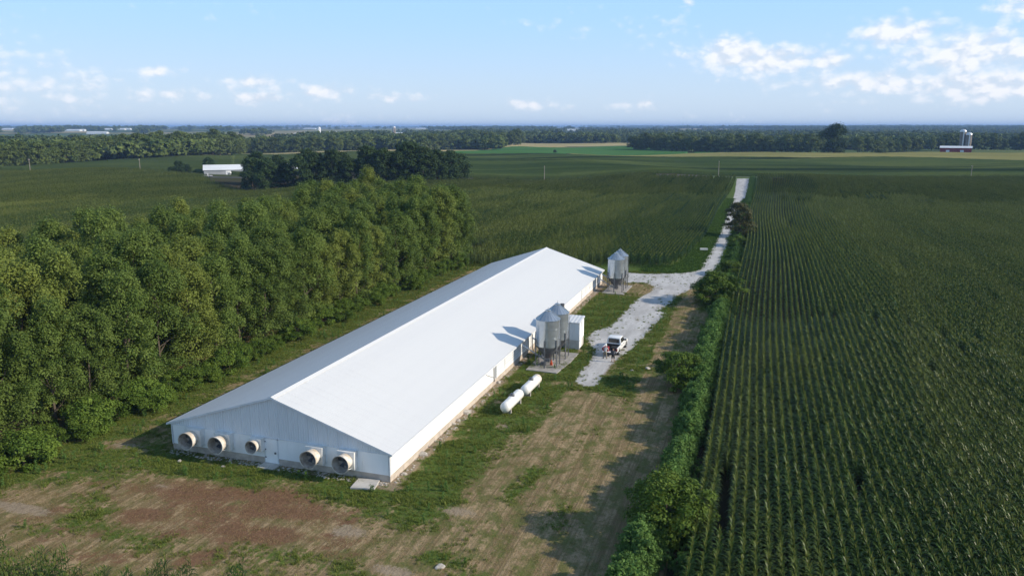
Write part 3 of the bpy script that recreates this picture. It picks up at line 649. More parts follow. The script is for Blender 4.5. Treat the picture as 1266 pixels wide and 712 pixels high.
def species(prefix, n, seed, H, Rr, z0, ncl, per, leaf, crad, mat, r0, **kw):
    out = []
    for k_ in range(n):
        s_ = seed + k_*13; r_ = random.Random(s_); hh = H*r_.uniform(.94, 1.06)
        cm, cc = crown_mesh('crown', s_, hh, Rr*r_.uniform(.9, 1.1), z0, ncl, per, leaf, crad, MT[mat], **kw)
        out.append((cm, trunk_mesh('trunk', hh, r0, cc, s_)))
    return out
SP = dict(wind=species('windbreak', 6, 100, 15.2, 3.15, 1.0, 150, 185, .165, .92, 'wind', .19, lean=.9, top=.58, low=.82, kw_flat=1.4),
          under=species('under', 3, 300, 3.0, 1.9, .2, 34, 230, .125, .62, 'shrub', .05),
          shrub=species('shrub', 3, 400, 5.0, 3.0, .3, 80, 170, .17, .75, 'shrub', .09),
          brown=species('brown', 1, 460, 9.0, 3.7, 1.0, 90, 130, .26, 1.0, 'brownshrub', .14),
          grove=species('grove', 5, 500, 16.0, 5.6, 1.0, 110, 90, .50, 1.7, 'grove', .3, top=.55, low=.8),
          far=species('far', 6, 600, 19.0, 7.2, 1.2, 75, 84, .80, 2.5, 'fartree', .35, top=.6, low=.75),
          big=species('big', 1, 700, 29.0, 12.5, 2.0, 62, 230, .8, 4.8, 'grove', .9, top=.8, low=.75))
def tree(name, sp, x, y, s_, label, cat='tree', group=None, seed=0, wide=1.0, z=None):
    r_ = random.Random(seed*7+3); cm, tm = SP[sp][seed % len(SP[sp])]
    o = empty(name, (x, y, h1(x, y) if z is None else z), r_.uniform(-.5, .5) if sp == 'wind' else r_.uniform(0, 6.28)); o.scale = (s_*wide, s_*wide, s_)
    link('trunk', tm, o); link('crown', cm, o); return tag(o, label, cat, group)
# windbreak: seven rows beside the barn
cnt = 0
for row in range(7):
    bx = -61.5 - 5.4*row; kk = 0
    for q in range(32):
        r_ = random.Random(row*100+q); x = bx + r_.uniform(-.8, .8) - max(0, 3-q)*0; y = 14 + 4.6*q + (row % 2)*2.3 + r_.uniform(-.7, .7)
        if y > 154 + 1.5*row: continue
        s_ = r_.uniform(.84, 1.10)*(0.90 if row == 0 and y < 128 else 1.0)*(1.06 if y > 132 else 1.0); px, py, w = proj((x, y, 9))
        if px < -75 or w < 5: continue
        kk += 1; cnt += 1
        if row == 0: lab = 'front row windbreak tree facing the barn, %s from the near end' % ordw(kk)
        elif row == 6: lab = 'rearmost row windbreak tree beside the corn, %s from the near end' % ordw(kk)
        else: lab = 'windbreak tree in the %s row from the barn, %s from the near end' % (ordw(row+1), ordw(kk))
        tree('windbreak_tree', 'wind', x, y, s_, lab, 'tree', 'trees of the windbreak', row*37+q*5)
kk = 0
for q in range(46):
    r_ = random.Random(900+q); y = 30 + 2.55*q + r_.uniform(-.8, .8); x = -58.6 + r_.uniform(-.9, .9)
    if proj((x, y, 1.5))[0] < -40: continue
    kk += 1; tree('understory_bush', 'under', x, y, r_.uniform(.55, 1.05)*(1.25 if y < 60 else 1.0), 'low bush at the foot of the windbreak, %s from the near end' % ordw(kk), 'bush', 'bushes at the windbreak edge', q)
# hedge shrubs by the corn
sx, sy = un(822, 662); tree('hedge_shrub', 'shrub', sx, sy, .98, 'big rounded shrub in the hedge nearest the bottom edge', 'shrub', None, 0)
tree('hedge_shrub', 'shrub', -7.6, 82.6, .80, 'spreading green shrub at the hedge right of the two people', 'shrub', None, 1, 1.05)
tree('hedge_shrub', 'shrub', -6.4, 125.5, 1.12, 'large dark shrub at the bend of the gravel drive', 'shrub', None, 2, 1.2)
tree('roadside_tree', 'brown', -5.6, 207, 1.02, 'brownish green tree leaning over the upper gravel drive', 'tree', None, 0, 1.0)
tree('roadside_bush', 'under', -5.2, 190, .9, 'low bush below the brownish roadside tree', 'bush', None, 1, 1.5)
tree('roadside_bush', 'under', -5.4, 152, 1.0, 'small bush between the large shrub and the upper drive', 'bush', None, 2, 1.4)
# the dark grove around the far farmyard
gs = [(312,229,192),(330,232,189),(352,231,196),(372,232,190),(392,231,186.5),(412,231,188.5),(432,231,196),(455,230.5,187),(474,231,187.5),(492,231,190),(508,230,182.5),(524,230,183),(540,228,190),(556,226.5,187.5),(569,224,188.5),
      (320,224,188),(345,225,187.5),(382,226,185.5),(424,226,189),(466,226,188),(500,225,183.5),(534,223,186),(558,220,188)]
for k_, (px, pb, pt) in enumerate(gs):
    x, y = un(px, pb); D = math.hypot(x, y); hh = (pb-pt)/970.0*D*1.03
    tree('grove_tree', 'grove', x, y, hh/16.0, 'dark tree in the grove %s, %s from its left end' % ('front row' if k_ < 15 else 'back row', ordw(k_+1 if k_ < 15 else k_-14)), 'tree', 'trees of the dark grove', k_, 1.0)
for k_, (px, pb, hh, lab) in enumerate(((222,216.5,7.5,'dark round bush left of the white far shed'), (212,217,4.5,'lowest dark bush left of the white far shed'), (232,216,5.5,'small dark bush between the round bush and the far shed'), (259,210,8,'dark bush touching the left end of the far white shed'))):
    x, y = un(px, pb); tree('field_bush', 'grove', x, y, hh/16., lab, 'bush', None, k_, 1.25)
# treelines
def treeline(base, n, hpx, lab, group, seed, sp='far', rows=2, depth=16):
    E = np.array(base, float); kk = 0
    for row in range(rows-1, -1, -1):
        kk = 0
        for q in range(n):
            r_ = random.Random(seed*1000+row*200+q); u = (q + r_.uniform(-.35, .35) + .5*(row % 2))/(n-1); px = E[0,0] + (E[-1,0]-E[0,0])*u; pb = np.interp(px, E[:,0], E[:,1])
            x, y = un(px, pb); D = math.hypot(x, y); k2 = 1 + row*depth/D; x *= k2; y *= k2
            hh = hpx/970.0*D*r_.uniform(.72, 1.08); kk += 1
            tree('treeline_tree', sp, x, y, hh/19.0, '%s, %s row, %s from the left' % (lab, ('front','back')[row], ordw(kk)), 'tree', group, seed*31+row*17+q*3, r_.uniform(.85, 1.25))
treeline([(-60,212),(0,209.5),(60,207),(110,201.5),(200,197),(292,190.5)], 34, 27, 'tree of the left wood', 'trees of the left wood edge', 1, rows=2, depth=22)
treeline([(296,187.2),(420,186.3),(560,182.6),(640,180)], 34, 19, 'tree of the treeline behind the grove', 'trees of the middle treeline', 2, rows=1)
treeline([(640,177.5),(700,176),(778,177)], 18, 11.5, 'tree of the far centre treeline', 'trees of the far centre treeline', 3, rows=1)
treeline([(784,187),(860,188.5),(900,189),(1005,190)], 26, 21, 'tree of the right treeline left of the round tree', 'trees of the right treeline', 4, rows=2, depth=25)
treeline([(1062,190),(1160,187),(1300,187)], 26, 18, 'tree of the right treeline by the red barn', 'trees near the red barn', 5, rows=1, depth=25)
x, y = un(1030, 194.5); tree('round_tree', 'big', x, y, 1.04, 'large dark round tree standing alone before the right treeline', 'tree', None, 0)
x, y = un(1090, 193.5); tree('field_bush', 'far', x, y, .28, 'low dark bush right of the large round tree', 'bush', None, 2, 2.4)
x, y = un(686, 189.5); tree('field_bush', 'grove', x, y, .22, 'lone small bush in the bright green field', 'bush', None, 2, 1.6)

# ---- woods beyond, one mass out to the horizon
wood_src = []
for k_ in range(5):
    r_ = np.random.default_rng(800+k_); c = np.stack([r_.normal(0, 3.6, 16), r_.normal(0, 3.6, 16), r_.uniform(4, 12.5, 16)], -1)
    v, f, t_ = leaf_cloud(c, r_.uniform(2.0, 3.4, 16), 16, 2.5, r_); wood_src.append(mesh_np('wood_clump', v, f, MT['fartree'], t_))
FARMS = ((90,3600,11),(101,3700,7),(134,3900,7),(150,3950,7),(159,4000,6),(120,2900,14),(10,4300,9),(383,6200,10),(370,2400,9),(412,2500,7),(494,2300,8),(708,4200,10),(952,1500,9),(520,5200,8),(394.5,2350,5),(487,2250,5))
def wood_points():
    P = []
    r_ = np.random.default_rng(55); N = 260000
    px = r_.uniform(-220, 1490, N); D = 700*np.exp(r_.uniform(0, np.log(14000/700.), N))
    ang = np.arctan((px-CX)/(F/math.cos(PITCH))) - YAW; x = D*np.sin(ang); y = D*np.cos(ang)
    m = fbm(x/2.2, y, 950, 71, 4) + .5*fbm(x, y, 320, 72, 2)
    thr = np.interp(D, [700, 1200, 2000, 4000, 14000], [.9, .42, .26, .26, .22])
    right = sst(px, 850, 1000); thr = thr - .20*right*sst(D, 1300, 2000)
    thr = thr + .22*(1-sst(px, 650, 820))*sst(D, 1700, 2200)
    py = 157 + (28-hgt(x, y))*970/D
    keep = (m > thr) & (D > 1050)
    # behind the left wood and behind the middle treelines the trees close up
    keep |= (D > 640) & (D < 1250) & (px < 300) & (py < np.interp(px, [-60,0,60,110,200,292], [209,206,203,197,193,187]))
    keep |= (D > 980) & (D < 1500) & (px > 290) & (px < 620) & (m > -.25)
    keep |= (D > 1010) & (D < 1600) & (px > 800) & (m > .12)
    for (fx, fD, fL) in FARMS:          # open farmyards in front of far buildings
        keep &= ~((np.abs(px-fx) < fL) & (D > fD*.62) & (D < fD*1.03))
    return x[keep], y[keep], D[keep], px[keep]
wx, wy, wd, wpx = wood_points()
sel = rng.random(len(wx)) < np.interp(wd, [700, 1500, 4000], [.30, .42, .5]); wx, wy, wd = wx[sel], wy[sel], wd[sel]
sc = rng.uniform(.75, 1.25, len(wx))*np.interp(wd, [700, 3000, 10000], [1.0, 1.15, 1.7])
instancer('distant_woods', np.stack([wx, wy, hgt(wx, wy)-1.0], -1), rng.uniform(0, 6.28, len(wx)), sc, rng.integers(0, 5, len(wx)), wood_src, 'distant woods spread over the plain to the horizon', 'woods')
print('windbreak', cnt, 'woods', len(wx))

# ---- tall weeds in the hedge, grass and stubble in the yard
def weed_mesh(seed):
    r_ = np.random.default_rng(seed); n = 22; z_ = np.sort(r_.uniform(.2, 2.1, n)); th = r_.uniform(0, 6.28, n); rr = r_.uniform(.05, .5, n)*(1-.35*z_/2.1)
    c = np.stack([rr*np.cos(th), rr*np.sin(th), z_], -1); v, f, t_ = leaf_cloud(c, r_.uniform(.12, .26, n), 20, .125, r_, .6, 1.5)
    st, fs, tt = ribbon(c*np.array([.25, .25, 0]), th, rr[:,None]*np.array([[0, .8]]), z_[:,None]*np.array([[0, 1.0]]), np.full((n, 2), .02)); 
    return mesh_np('weed', np.vstack([v, st]), np.vstack([f, fs+len(v)]), MT['weed'], np.concatenate([t_, np.full(len(st), .2)]))
weeds = [weed_mesh(30+k_) for k_ in range(5)]
LW = [(42,-7.7,-5.2),(47,-7.0,-4.8),(53,-6.6,-4.5),(58,-6.3,-4.4),(64,-5.9,-4.2),(72,-6.1,-3.9),(80,-6.6,-3.9),(90,-6.6,-4.0),(103,-6.4,-4.0),(118,-6.2,-4.0),(135,-6.4,-4.2),(170,-6.2,-4.2),(215,-6.4,-4.2),(300,-6.4,-4.2),(425,-7.4,-4.4)]
LW = np.array(LW); yy = rng.uniform(40, 425, 9000); yy = np.where(rng.random(9000) < .5, rng.uniform(40, 130, 9000), yy)
lo_ = np.interp(yy, LW[:,0], LW[:,1]) + .35*np.sin(yy*.9) + .3*np.sin(yy*2.3); hi_ = np.interp(yy, LW[:,0], LW[:,2]); xx = rng.uniform(lo_, hi_)
hn = fbm(yy, 0*yy, 7, 77) + .7*fbm(yy, xx, 2.5, 78)
ok = (rng.random(9000) < np.where(yy < 130, .42, .5)) & (hn > -.5); xx, yy, lo_, hi_, hn = xx[ok], yy[ok], lo_[ok], hi_[ok], hn[ok]
ex = rng.uniform(-4.6, -3.0, 420); ey = rng.uniform(40, 210, 420); xx = np.concatenate([xx, ex]); yy = np.concatenate([yy, ey]); hn = np.concatenate([hn, ex*0-.4])
edge = np.concatenate([np.clip(np.minimum(xx[:len(lo_)]-lo_, hi_-xx[:len(lo_)])/.9, .25, 1), ex*0+.05]); n = len(xx)
instancer('tall_weeds', np.stack([xx, yy, hgt(xx, yy)], -1), rng.uniform(0, 6.28, n), (.55+.42*edge)*(1+.30*np.clip(hn, -1, 1))*np.interp(yy, [40, 125, 160], [1.12, 1.0, .62])*rng.uniform(.85, 1.15, n), rng.integers(0, 5, n), weeds, 'strip of tall light green weeds between the yard and the corn', 'weeds')
def tuft(seed, mat, h_, n, wide, w=.022):
    r_ = np.random.default_rng(seed); b = np.stack([r_.normal(0, wide, n), r_.normal(0, wide, n), np.zeros(n)], -1); L = h_*r_.uniform(.6, 1.3, n); st = np.array([0, .55, 1.0])
    v, f, m = ribbon(b, r_.uniform(0, 6.28, n), L[:,None]*st**1.6*r_.uniform(.2, .9, (n, 1)), L[:,None]*(st-.25*st**2), w*np.tile([1, .8, .1], (n, 1)))
    return mesh_np('tuft', v, f, MT[mat], np.repeat(r_.random(n), m))
N = 230000; x = rng.uniform(-64, -3.5, N); y = rng.uniform(24, 150, N)
px, py, w = proj(np.stack([x, y, 0*x], -1)); barn_in = (x > BX0-.1) & (x < BX1+.1) & (y > BY0-.1) & (y < BY1+.1); dr = in_poly(x, y, dp)
g, d, s = yard_weights(x, y); vis = (px > -80) & (px < 1000) & (py < 780) & ~barn_in & (w > 0)
okg = vis & (g > .16 + .62*rng.random(N)) & (rng.random(N) < np.where(dr, .03, .50)); n = okg.sum()
tall = .75 + .55*np.clip(fbm(x[okg], y[okg], 5, 91), -.6, 1)
instancer('grass', np.stack([x[okg], y[okg], 0*x[okg]], -1), rng.uniform(0, 6.28, n), tall*rng.uniform(.6, 1.2, n), rng.integers(0, 4, n), [tuft(10+k_, 'grass', .24, 26, .13, .03) for k_ in range(4)], 'green grass and low weeds around the barn and drive', 'grass')
okd = vis & ~okg & ~dr & (s < .6) & (rng.random(N) < .20); n = okd.sum()
instancer('dry_grass', np.stack([x[okd], y[okd], 0*x[okd]], -1), rng.uniform(0, 6.28, n), rng.uniform(.5, 1.0, n), rng.integers(0, 3, n), [tuft(20+k_, 'drygrass', .12, 16, .16, .022) for k_ in range(3)], 'short dry mown grass across the yard', 'grass')
okb = vis & ~dr & (rng.random(N) < np.where(g > .5, .010, 0)); n = okb.sum()
instancer('yard_weeds', np.stack([x[okb], y[okb], 0*x[okb]], -1), rng.uniform(0, 6.28, n), rng.uniform(.16, .38, n), rng.integers(0, 5, n), weeds, 'broad-leaved weeds scattered through the green grass', 'weeds')
N = 26000; x = rng.uniform(-22, -4, N); y = rng.uniform(150, 320, N); dr = in_poly(x, y, dp); okv = ~dr & ~in_center(x, y)
x, y = x[okv], y[okv]; n = len(x)
instancer('verge_grass', np.stack([x, y, hgt(x, y)], -1), rng.uniform(0, 6.28, n), rng.uniform(.9, 1.9, n), rng.integers(0, 4, n), [tuft(50+k_, 'vergegrass', .26, 22, .2, .06) for k_ in range(4)], 'green grass verge along the upper drive', 'grass')

# ---------------------------------------------------------------- the long barn
def barn():
    XR = (BX0+BX1)/2; SL = (RZ-EZ)/(BX1+.30-XR); zr = lambda x: RZ - abs(x-XR)*SL
    o = empty('livestock_barn', (XR, BY0, 0)); tag(o, 'long white livestock barn with low gabled steel roof', 'barn')
    inv = Matrix.Translation((-XR, -BY0, 0))
    def put(mb, name, mat, parent=o, **kw):
        mb.v = [(x-XR, y-BY0, z) for x, y, z in mb.v]; return mb.build(name, mat, parent, **kw)
    # foundation and inner core
    mb = MB(); mb.box((BX0-.02, BY0-.02, -.3), (BX1+.02, BY1+.02, .62)); put(mb, 'foundation', MT['pinkcon'])
    mb = MB(); mb.box((BX0+.10, BY0+.10, .5), (BX1-.10, BY1-.10, 2.45)); put(mb, 'wall', MT['fargrey'])
    # roof: ribbed sheets laid side by side
    deck = MB(); e = .34
    deck.prism([(BX0-e+.03, zr(BX0-e)-.16), (XR, RZ-.18), (BX1+e-.03, zr(BX1+e)-.16), (BX1+e-.03, zr(BX1+e)-.06), (XR, RZ-.06), (BX0-e+.03, zr(BX0-e)-.06)], BY0-.22, BY1+.22, 'y')
    roof = put(deck, 'roof', MT['trim'])
    n = 93; w = (BY1-BY0+.5)/n
    prof = []
    for k_ in range(4):
        c = (k_+.5)*w/4; prof += [(c-.030, 0), (c-.012, .011), (c+.012, .011), (c+.030, 0)]
    prof = [(0, 0)] + prof + [(w-.006, 0)]
    for sgn in (1, -1):
        vs = []; xe = e
        for (yy_, hh_) in prof:
            for x in (XR + sgn*.02, XR + sgn*(BX1-XR+xe)): vs.append((x-XR, yy_, zr(x) - .03 + hh_))
        fs = [(2*k_, 2*k_+1, 2*k_+3, 2*k_+2) for k_ in range(len(prof)-1)]
        me = bpy.data.meshes.new('roof_panel'); me.from_pydata(vs, [], fs); me.materials.append(MT['roof']); me.update()
        if me.polygons[0].normal.z < 0: me.flip_normals()
        for k_ in range(n): link('roof_panel', me, roof, loc=(0, -.25+k_*w, (k_*7 % 3)*.0012))
    mb = MB(); mb.prism([(XR-.32, zr(XR-.32)+.004), (XR, RZ+.03), (XR+.32, zr(XR+.32)+.004), (XR+.32, zr(XR+.32)+.022), (XR, RZ+.055), (XR-.32, zr(XR-.32)+.022)], BY0-.27, BY1+.27, 'y'); put(mb, 'ridge_cap', MT['roof'], roof)
    for yy_ in (BY0-.275, BY1+.235):
        for sgn in (1, -1):
            xa, xb = XR, XR + sgn*(BX1-XR+e+.02); mb = MB()
            mb.prism([(xa, zr(xa)+.012), (xb, zr(xb)+.012), (xb, zr(xb)-.17), (xa, zr(xa)-.17)], yy_, yy_+.04, 'y'); put(mb, 'rake_trim', MT['trim'], roof)
    for x in (BX1+e+.005, BX0-e-.045):
        mb = MB(); mb.box((x, BY0-.24, zr(BX1+e)-.19), (x+.04, BY1+.24, zr(BX1+e)-.035)); put(mb, 'fascia', MT['trim'], roof)
    # gables: ribbed sheets above, flush panels below
    for yw, sg in ((BY0, -1), (BY1, 1)):
        npan = 23; pw = (BX1-BX0+.10)/npan
        for k_ in range(npan):
            x0 = BX0-.05+k_*pw; cols = []
            for r_ in range(4):
                c = x0+(r_+.5)*pw/4; cols += [(c-.055, 0), (c-.025, .032), (c+.025, .032), (c+.055, 0)]
            cols = [(x0, 0)] + cols + [(x0+pw-.008, 0)]
            if x0 < XR < x0+pw: cols.append((XR, 0)); cols.sort()
            vs = []
            for x, dd in cols: vs += [(x-XR, yw+sg*(.05+dd)-BY0, 2.42), (x-XR, yw+sg*(.05+dd)-BY0, max(2.46, zr(x)-.10))]
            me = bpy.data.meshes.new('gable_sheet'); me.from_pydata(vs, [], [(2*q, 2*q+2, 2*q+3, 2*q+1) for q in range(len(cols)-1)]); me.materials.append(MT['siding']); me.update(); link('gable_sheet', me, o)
        npan = 9; pw = (BX1-BX0-.20)/npan
        for k_ in range(npan):
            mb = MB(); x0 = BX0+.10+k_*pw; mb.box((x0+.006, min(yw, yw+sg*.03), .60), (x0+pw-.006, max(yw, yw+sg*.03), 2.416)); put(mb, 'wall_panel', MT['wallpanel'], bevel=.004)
        for x in (BX0-.045, BX1-.055):
            mb = MB(); mb.box((x, min(yw+sg*.065, yw-sg*.04), .56), (x+.10, max(yw+sg*.065, yw-sg*.04), 2.44)); put(mb, 'corner_post', MT['trim'])
    mb = MB(); mb.box((BX0-.06, BY0-.105, 2.395), (BX1+.06, BY0-.034, 2.425)); put(mb, 'drip_flashing', MT['trim'])
    # east wall panels, curtain openings, posts
    def side(y0, y1, z0, z1, name, mat, out=.03, x=BX1, bev=.004):
        mb = MB(); mb.box((x-.05, y0+.008, z0), (x+out, y1-.008, z1)); return put(mb, name, mat, bevel=bev)
    ycur = BY0+.11; curtains = ((77.3, 89.4), (119.5, 134.6))
    edges = list(np.linspace(BY0+.11, 76.9, 12)) + list(np.linspace(89.8, 119.2, 13)) + [134.9, BY1-.1]
    for k_ in range(len(edges)-1):
        if abs(edges[k_]-76.9) < .1 or abs(edges[k_]-119.2) < .1: continue
        side(edges[k_], edges[k_+1], .60, 2.42, 'wall_panel', MT['wallpanel'])
    for (a_, b_) in curtains:
        side(a_, b_, .62, .95, 'curtain_sill', MT['wallpanel']); side(a_, b_, 1.0, 2.08, 'vent_curtain', MT['wallpanel'], .0); side(a_, b_, 2.09, 2.34, 'vent_gap_shade', MT['dark'], -.02)  # near-black strip paints the shade of the opening above the curtain
        for z in (1.28, 1.56, 1.84): side(a_, b_, z, z+.035, 'curtain_rope', MT['leg'], .015, bev=0)
        m_ = int((b_-a_)//3)
        for q in range(m_+1):
            yy_ = a_+(b_-a_)*q/m_; side(yy_-.09, yy_+.09, .60, 2.40, 'wall_post', MT['trim'], .06)
        if a_ < 100: side(a_, b_, 2.42, 2.50, 'curtain_pipe', MT['black'], .20, bev=.02)
    for (yy_, z0, z1, mt) in ((76.35, .5, 2.2, 'leg'), (91.2, .1, 2.2, 'leg'), (90.6, .3, 2.3, 'trim'), (104.8, .3, 2.4, 'leg')):
        mb = MB(); mb.tube([(BX1+.10, yy_, z0), (BX1+.10, yy_, z1)], .055, 8); put(mb, 'downpipe', MT[mt])
    mb = MB(); mb.tube([(BX1+.06, 73.9, 2.0), (BX1+.06, 76.2, 1.0)], .03, 6); put(mb, 'conduit', MT['leg'])
    for k_ in range(35):
        mb = MB(); y0 = BY0+.11+k_*2.41; mb.box((BX0-.03, y0+.008, .60), (BX0+.05, min(y0+2.40, BY1-.1), 2.42)); put(mb, 'wall_panel', MT['wallpanel'])
    mb = MB(); mb.prism([(BX1+.02, 105.0), (BX1+.55, 105.0), (BX1+.55, 105.9), (BX1+.02, 105.9)], 1.3, 2.9, 'z'); put(mb, 'vent_hood', MT['dark'], bevel=.03)
    # exhaust fans with discharge cones
    for (fx, fz, r_, ln) in ((-45.75, 1.66, .75, 1.15), (-42.7, 1.68, .75, 1.15), (-39.35, 1.84, .56, .85), (-33.7, 1.66, .75, 1.15), (-30.75, 1.66, .75, 1.15)):
        mb = MB(); h_ = r_*1.06; mb.box((fx-h_, BY0-.60, fz-h_+.05), (fx+h_, BY0-.034, min(fz+h_, 2.41))); fan = put(mb, 'exhaust_fan', MT['tank'], bevel=.015)
        mb = MB(); y0 = BY0-.605; y1 = BY0-ln-.30
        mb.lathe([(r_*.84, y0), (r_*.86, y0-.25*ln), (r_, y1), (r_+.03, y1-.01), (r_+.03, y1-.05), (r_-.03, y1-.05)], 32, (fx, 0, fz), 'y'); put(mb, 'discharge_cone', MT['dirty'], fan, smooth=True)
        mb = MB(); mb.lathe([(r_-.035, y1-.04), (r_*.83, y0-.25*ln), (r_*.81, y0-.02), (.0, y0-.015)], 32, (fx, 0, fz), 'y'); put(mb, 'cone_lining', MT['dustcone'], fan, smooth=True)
        for q in range(5):
            a_ = 6.283*q/5+.4; c_, s_ = math.cos(a_), math.sin(a_); mb = MB(); t_ = (-s_, c_)
            mb.add([(fx+c_*.1-t_[0]*.06, y0-.22, fz+s_*.1-t_[1]*.06), (fx+c_*.1+t_[0]*.06, y0-.12, fz+s_*.1+t_[1]*.06), (fx+c_*r_*.76+t_[0]*.17, y0-.10, fz+s_*r_*.76+t_[1]*.17), (fx+c_*r_*.76-t_[0]*.17, y0-.24, fz+s_*r_*.76-t_[1]*.17)], [(0, 1, 2, 3)]); put(mb, 'fan_blade', MT['galvd'], fan)
        mb = MB(); mb.tube([(fx, y0-.28, fz), (fx, y0-.05, fz)], .11, 12); put(mb, 'fan_hub', MT['galvd'], fan)
        for sx_ in (-1, 1):
            mb = MB(); mb.tube([(fx+sx_*r_*.75, BY0-.1, fz-r_*.95), (fx+sx_*r_*.62, BY0-ln*.9, fz-r_*.72)], .025, 6); put(mb, 'strut', MT['trim'], fan)
    mb = MB(); mb.box((-38.75, BY0-.07, .16), (-37.55, BY0-.031, 2.30)); door = put(mb, 'door', MT['wallpanel'], bevel=.006)
    for q, (x0, x1, z0, z1) in enumerate(((-38.83,-38.75,.16,2.38), (-37.55,-37.47,.16,2.38), (-38.83,-37.47,2.30,2.38))):
        mb = MB(); mb.box((x0, BY0-.09, z0), (x1, BY0-.031, z1-.001*q)); put(mb, 'door_frame', MT['trim'], door)
    mb = MB(); mb.tube([(-37.72, BY0-.16, 1.12), (-37.72, BY0-.07, 1.12)], .04, 8); mb.box((-37.80, BY0-.17, 1.04), (-37.64, BY0-.14, 1.20)); put(mb, 'door_handle', MT['galvd'], door)
    for z in (.6, 1.3, 2.0):
        mb = MB(); mb.box((-38.80, BY0-.10, z), (-38.66, BY0-.075, z+.09)); put(mb, 'hinge', MT['galvd'], door)
    mb = MB(); mb.box((-38.95, BY0-.05, 2.30), (-38.2, BY0-.036, 2.36)); put(mb, 'door_track', MT['galvd'])
    mb = MB(); mb.box((-38.95, BY0-1.1, -.1), (-37.35, BY0-.025, .14)); put(mb, 'door_step', MT['palecon'], bevel=.02)
barn()
q = [un(*p) for p in ((443,593),(470,594.5),(463,606),(433,604.5))]
mb = MB(); mb.prism([(a[0], a[1]) for a in q][::-1], .02, .16, 'z'); tag(mb.build('concrete_slab', MT['palecon'], bevel=.015), 'flat pale concrete slab at the near corner of the long barn', 'slab')

# ---------------------------------------------------------------- feed bins
def feed_bin(x, y, label):
    o = empty('feed_bin', (x, y, .12)); tag(o, label, 'feed bin', 'feed bins beside the barn'); rb = 1.40
    prof = [(rb-.03, 2.40)]
    for k_ in range(32):
        z = 2.42 + k_*3.28/31; prof.append((rb + .013*(1 if k_ % 2 else -1), z))
    prof.append((rb-.02, 5.74)); mb = MB(); mb.lathe(prof, 40); shell = mb.build('shell', MT['galv'], o, smooth=True)
    for z in (3.5, 4.6):
        mb = MB(); mb.lathe([(rb-.01, z-.04), (rb+.03, z-.04), (rb+.03, z+.04), (rb-.01, z+.04)], 40); mb.build('seam_band', MT['galv'], shell, smooth=True)
    mb = MB(); n = 20; vs = [(0.30*math.cos(6.2832*k_/n), .30*math.sin(6.2832*k_/n), 6.62) for k_ in range(n)] + [((rb+.10)*math.cos(6.2832*k_/n), (rb+.10)*math.sin(6.2832*k_/n), 5.68) for k_ in range(n)]
    mb.add(vs, [(k_, n+k_, n+(k_+1) % n, (k_+1) % n) for k_ in range(n)]); cone = mb.build('roof_cone', MT['galv'], o)
    for k_ in range(n):
        a_ = 6.2832*k_/n; c_, s_ = math.cos(a_), math.sin(a_); mb = MB(); mb.tube([(.30*c_, .30*s_, 6.635), ((rb+.10)*c_, (rb+.10)*s_, 5.695)], .022, 4); mb.build('roof_seam', MT['galv'], cone)
    mb = MB(); mb.lathe([(.34, 6.58), (.34, 6.72), (.10, 6.84), (.0, 6.85)], 16); mb.tube([(0, 0, 6.8), (0, 0, 7.08)], .03, 6); mb.build('lid', MT['galv'], o, smooth=True)
    mb = MB(); mb.lathe([(rb-.01, 2.42), (rb-.06, 2.30), (.28, .78), (.20, .74), (0, .74)], 32); mb.build('hopper', MT['galvd'], o, smooth=True)
    mb = MB(); mb.box((-.30, -.28, .42), (.28, .28, .76)); boot = mb.build('boot', MT['galvd'], o, bevel=.03)
    mb = MB(); mb.tube([(-.2, 0, .52), (-3.2, 0, 2.2)], .09, 10); mb.build('auger_tube', MT['galv'], o)
    for k_ in range(6):
        a_ = 6.2832*(k_+.5)/6; c_, s_ = math.cos(a_), math.sin(a_); rr = rb+.045; tx, ty = -s_, c_; mb = MB()
        pl = [(rr*c_+tx*.07+c_*u, rr*s_+ty*.07+s_*u) for u in (0, .09)] + [(rr*c_-tx*.07+c_*u, rr*s_-ty*.07+s_*u) for u in (.09, 0)]
        mb.prism(pl, -.02, 3.35, 'z'); mb.build('leg', MT['leg'], o)
        a2 = 6.2832*(k_+1.5)/6; mb = MB(); mb.tube([(rr*c_, rr*s_, 1.15), (rr*math.cos(a2), rr*math.sin(a2), 1.15)], .03, 5); mb.build('brace', MT['leg'], o)
    lad = MB()
    for s_ in (-.2, .2): lad.tube([(rb+.14, s_, 1.8), (rb+.14, s_, 5.7), (.55, s_*.8, 6.6)], .018, 5)
    for k_ in range(13): lad.tube([(rb+.14, -.2, 1.9+.3*k_), (rb+.14, .2, 1.9+.3*k_)], .012, 4)
    lad.build('ladder', MT['leg'], o)
    return o, boot
for (x, y, lab) in ((-23.35, 85.25, 'nearest galvanised feed bin, in front beside the white shed'), (-23.15, 88.75, 'galvanised feed bin behind the nearest one, touching the white shed'),
                    (-23.45, 129.6, 'front galvanised feed bin of the far pair at the barn end'), (-23.4, 133.1, 'rear galvanised feed bin of the far pair at the barn end')):
    fb_, bt = feed_bin(x, y, lab)
    if y < 86:
        mb = MB(); mb.box((.32, -.18, .02), (.60, .10, .34)); mb.tube([(.46, -.04, .34), (.46, -.04, .62)], .09, 10); mb.build('drive_motor', MT['orange'], fb_, bevel=.03)
        mb = MB(); mb.box((-.75, -.55, .02), (-.1, -.15, .42)); mb.build('gear_box', MT['galvd'], fb_, bevel=.03)
for (pts, lab) in (([(-25.3,82.7),(-21.5,82.5),(-21.0,87.0),(-20.9,91.0),(-25.2,91.2)], 'concrete pad under the nearest pair of feed bins'), ([(-25.4,127.3),(-21.6,127.3),(-21.4,135.2),(-25.3,135.2)], 'concrete pad under the far pair of feed bins')):
    mb = MB(); mb.prism(pts, -.1, .125, 'z'); tag(mb.build('concrete_pad', MT['concrete'], bevel=.02), lab, 'pad')

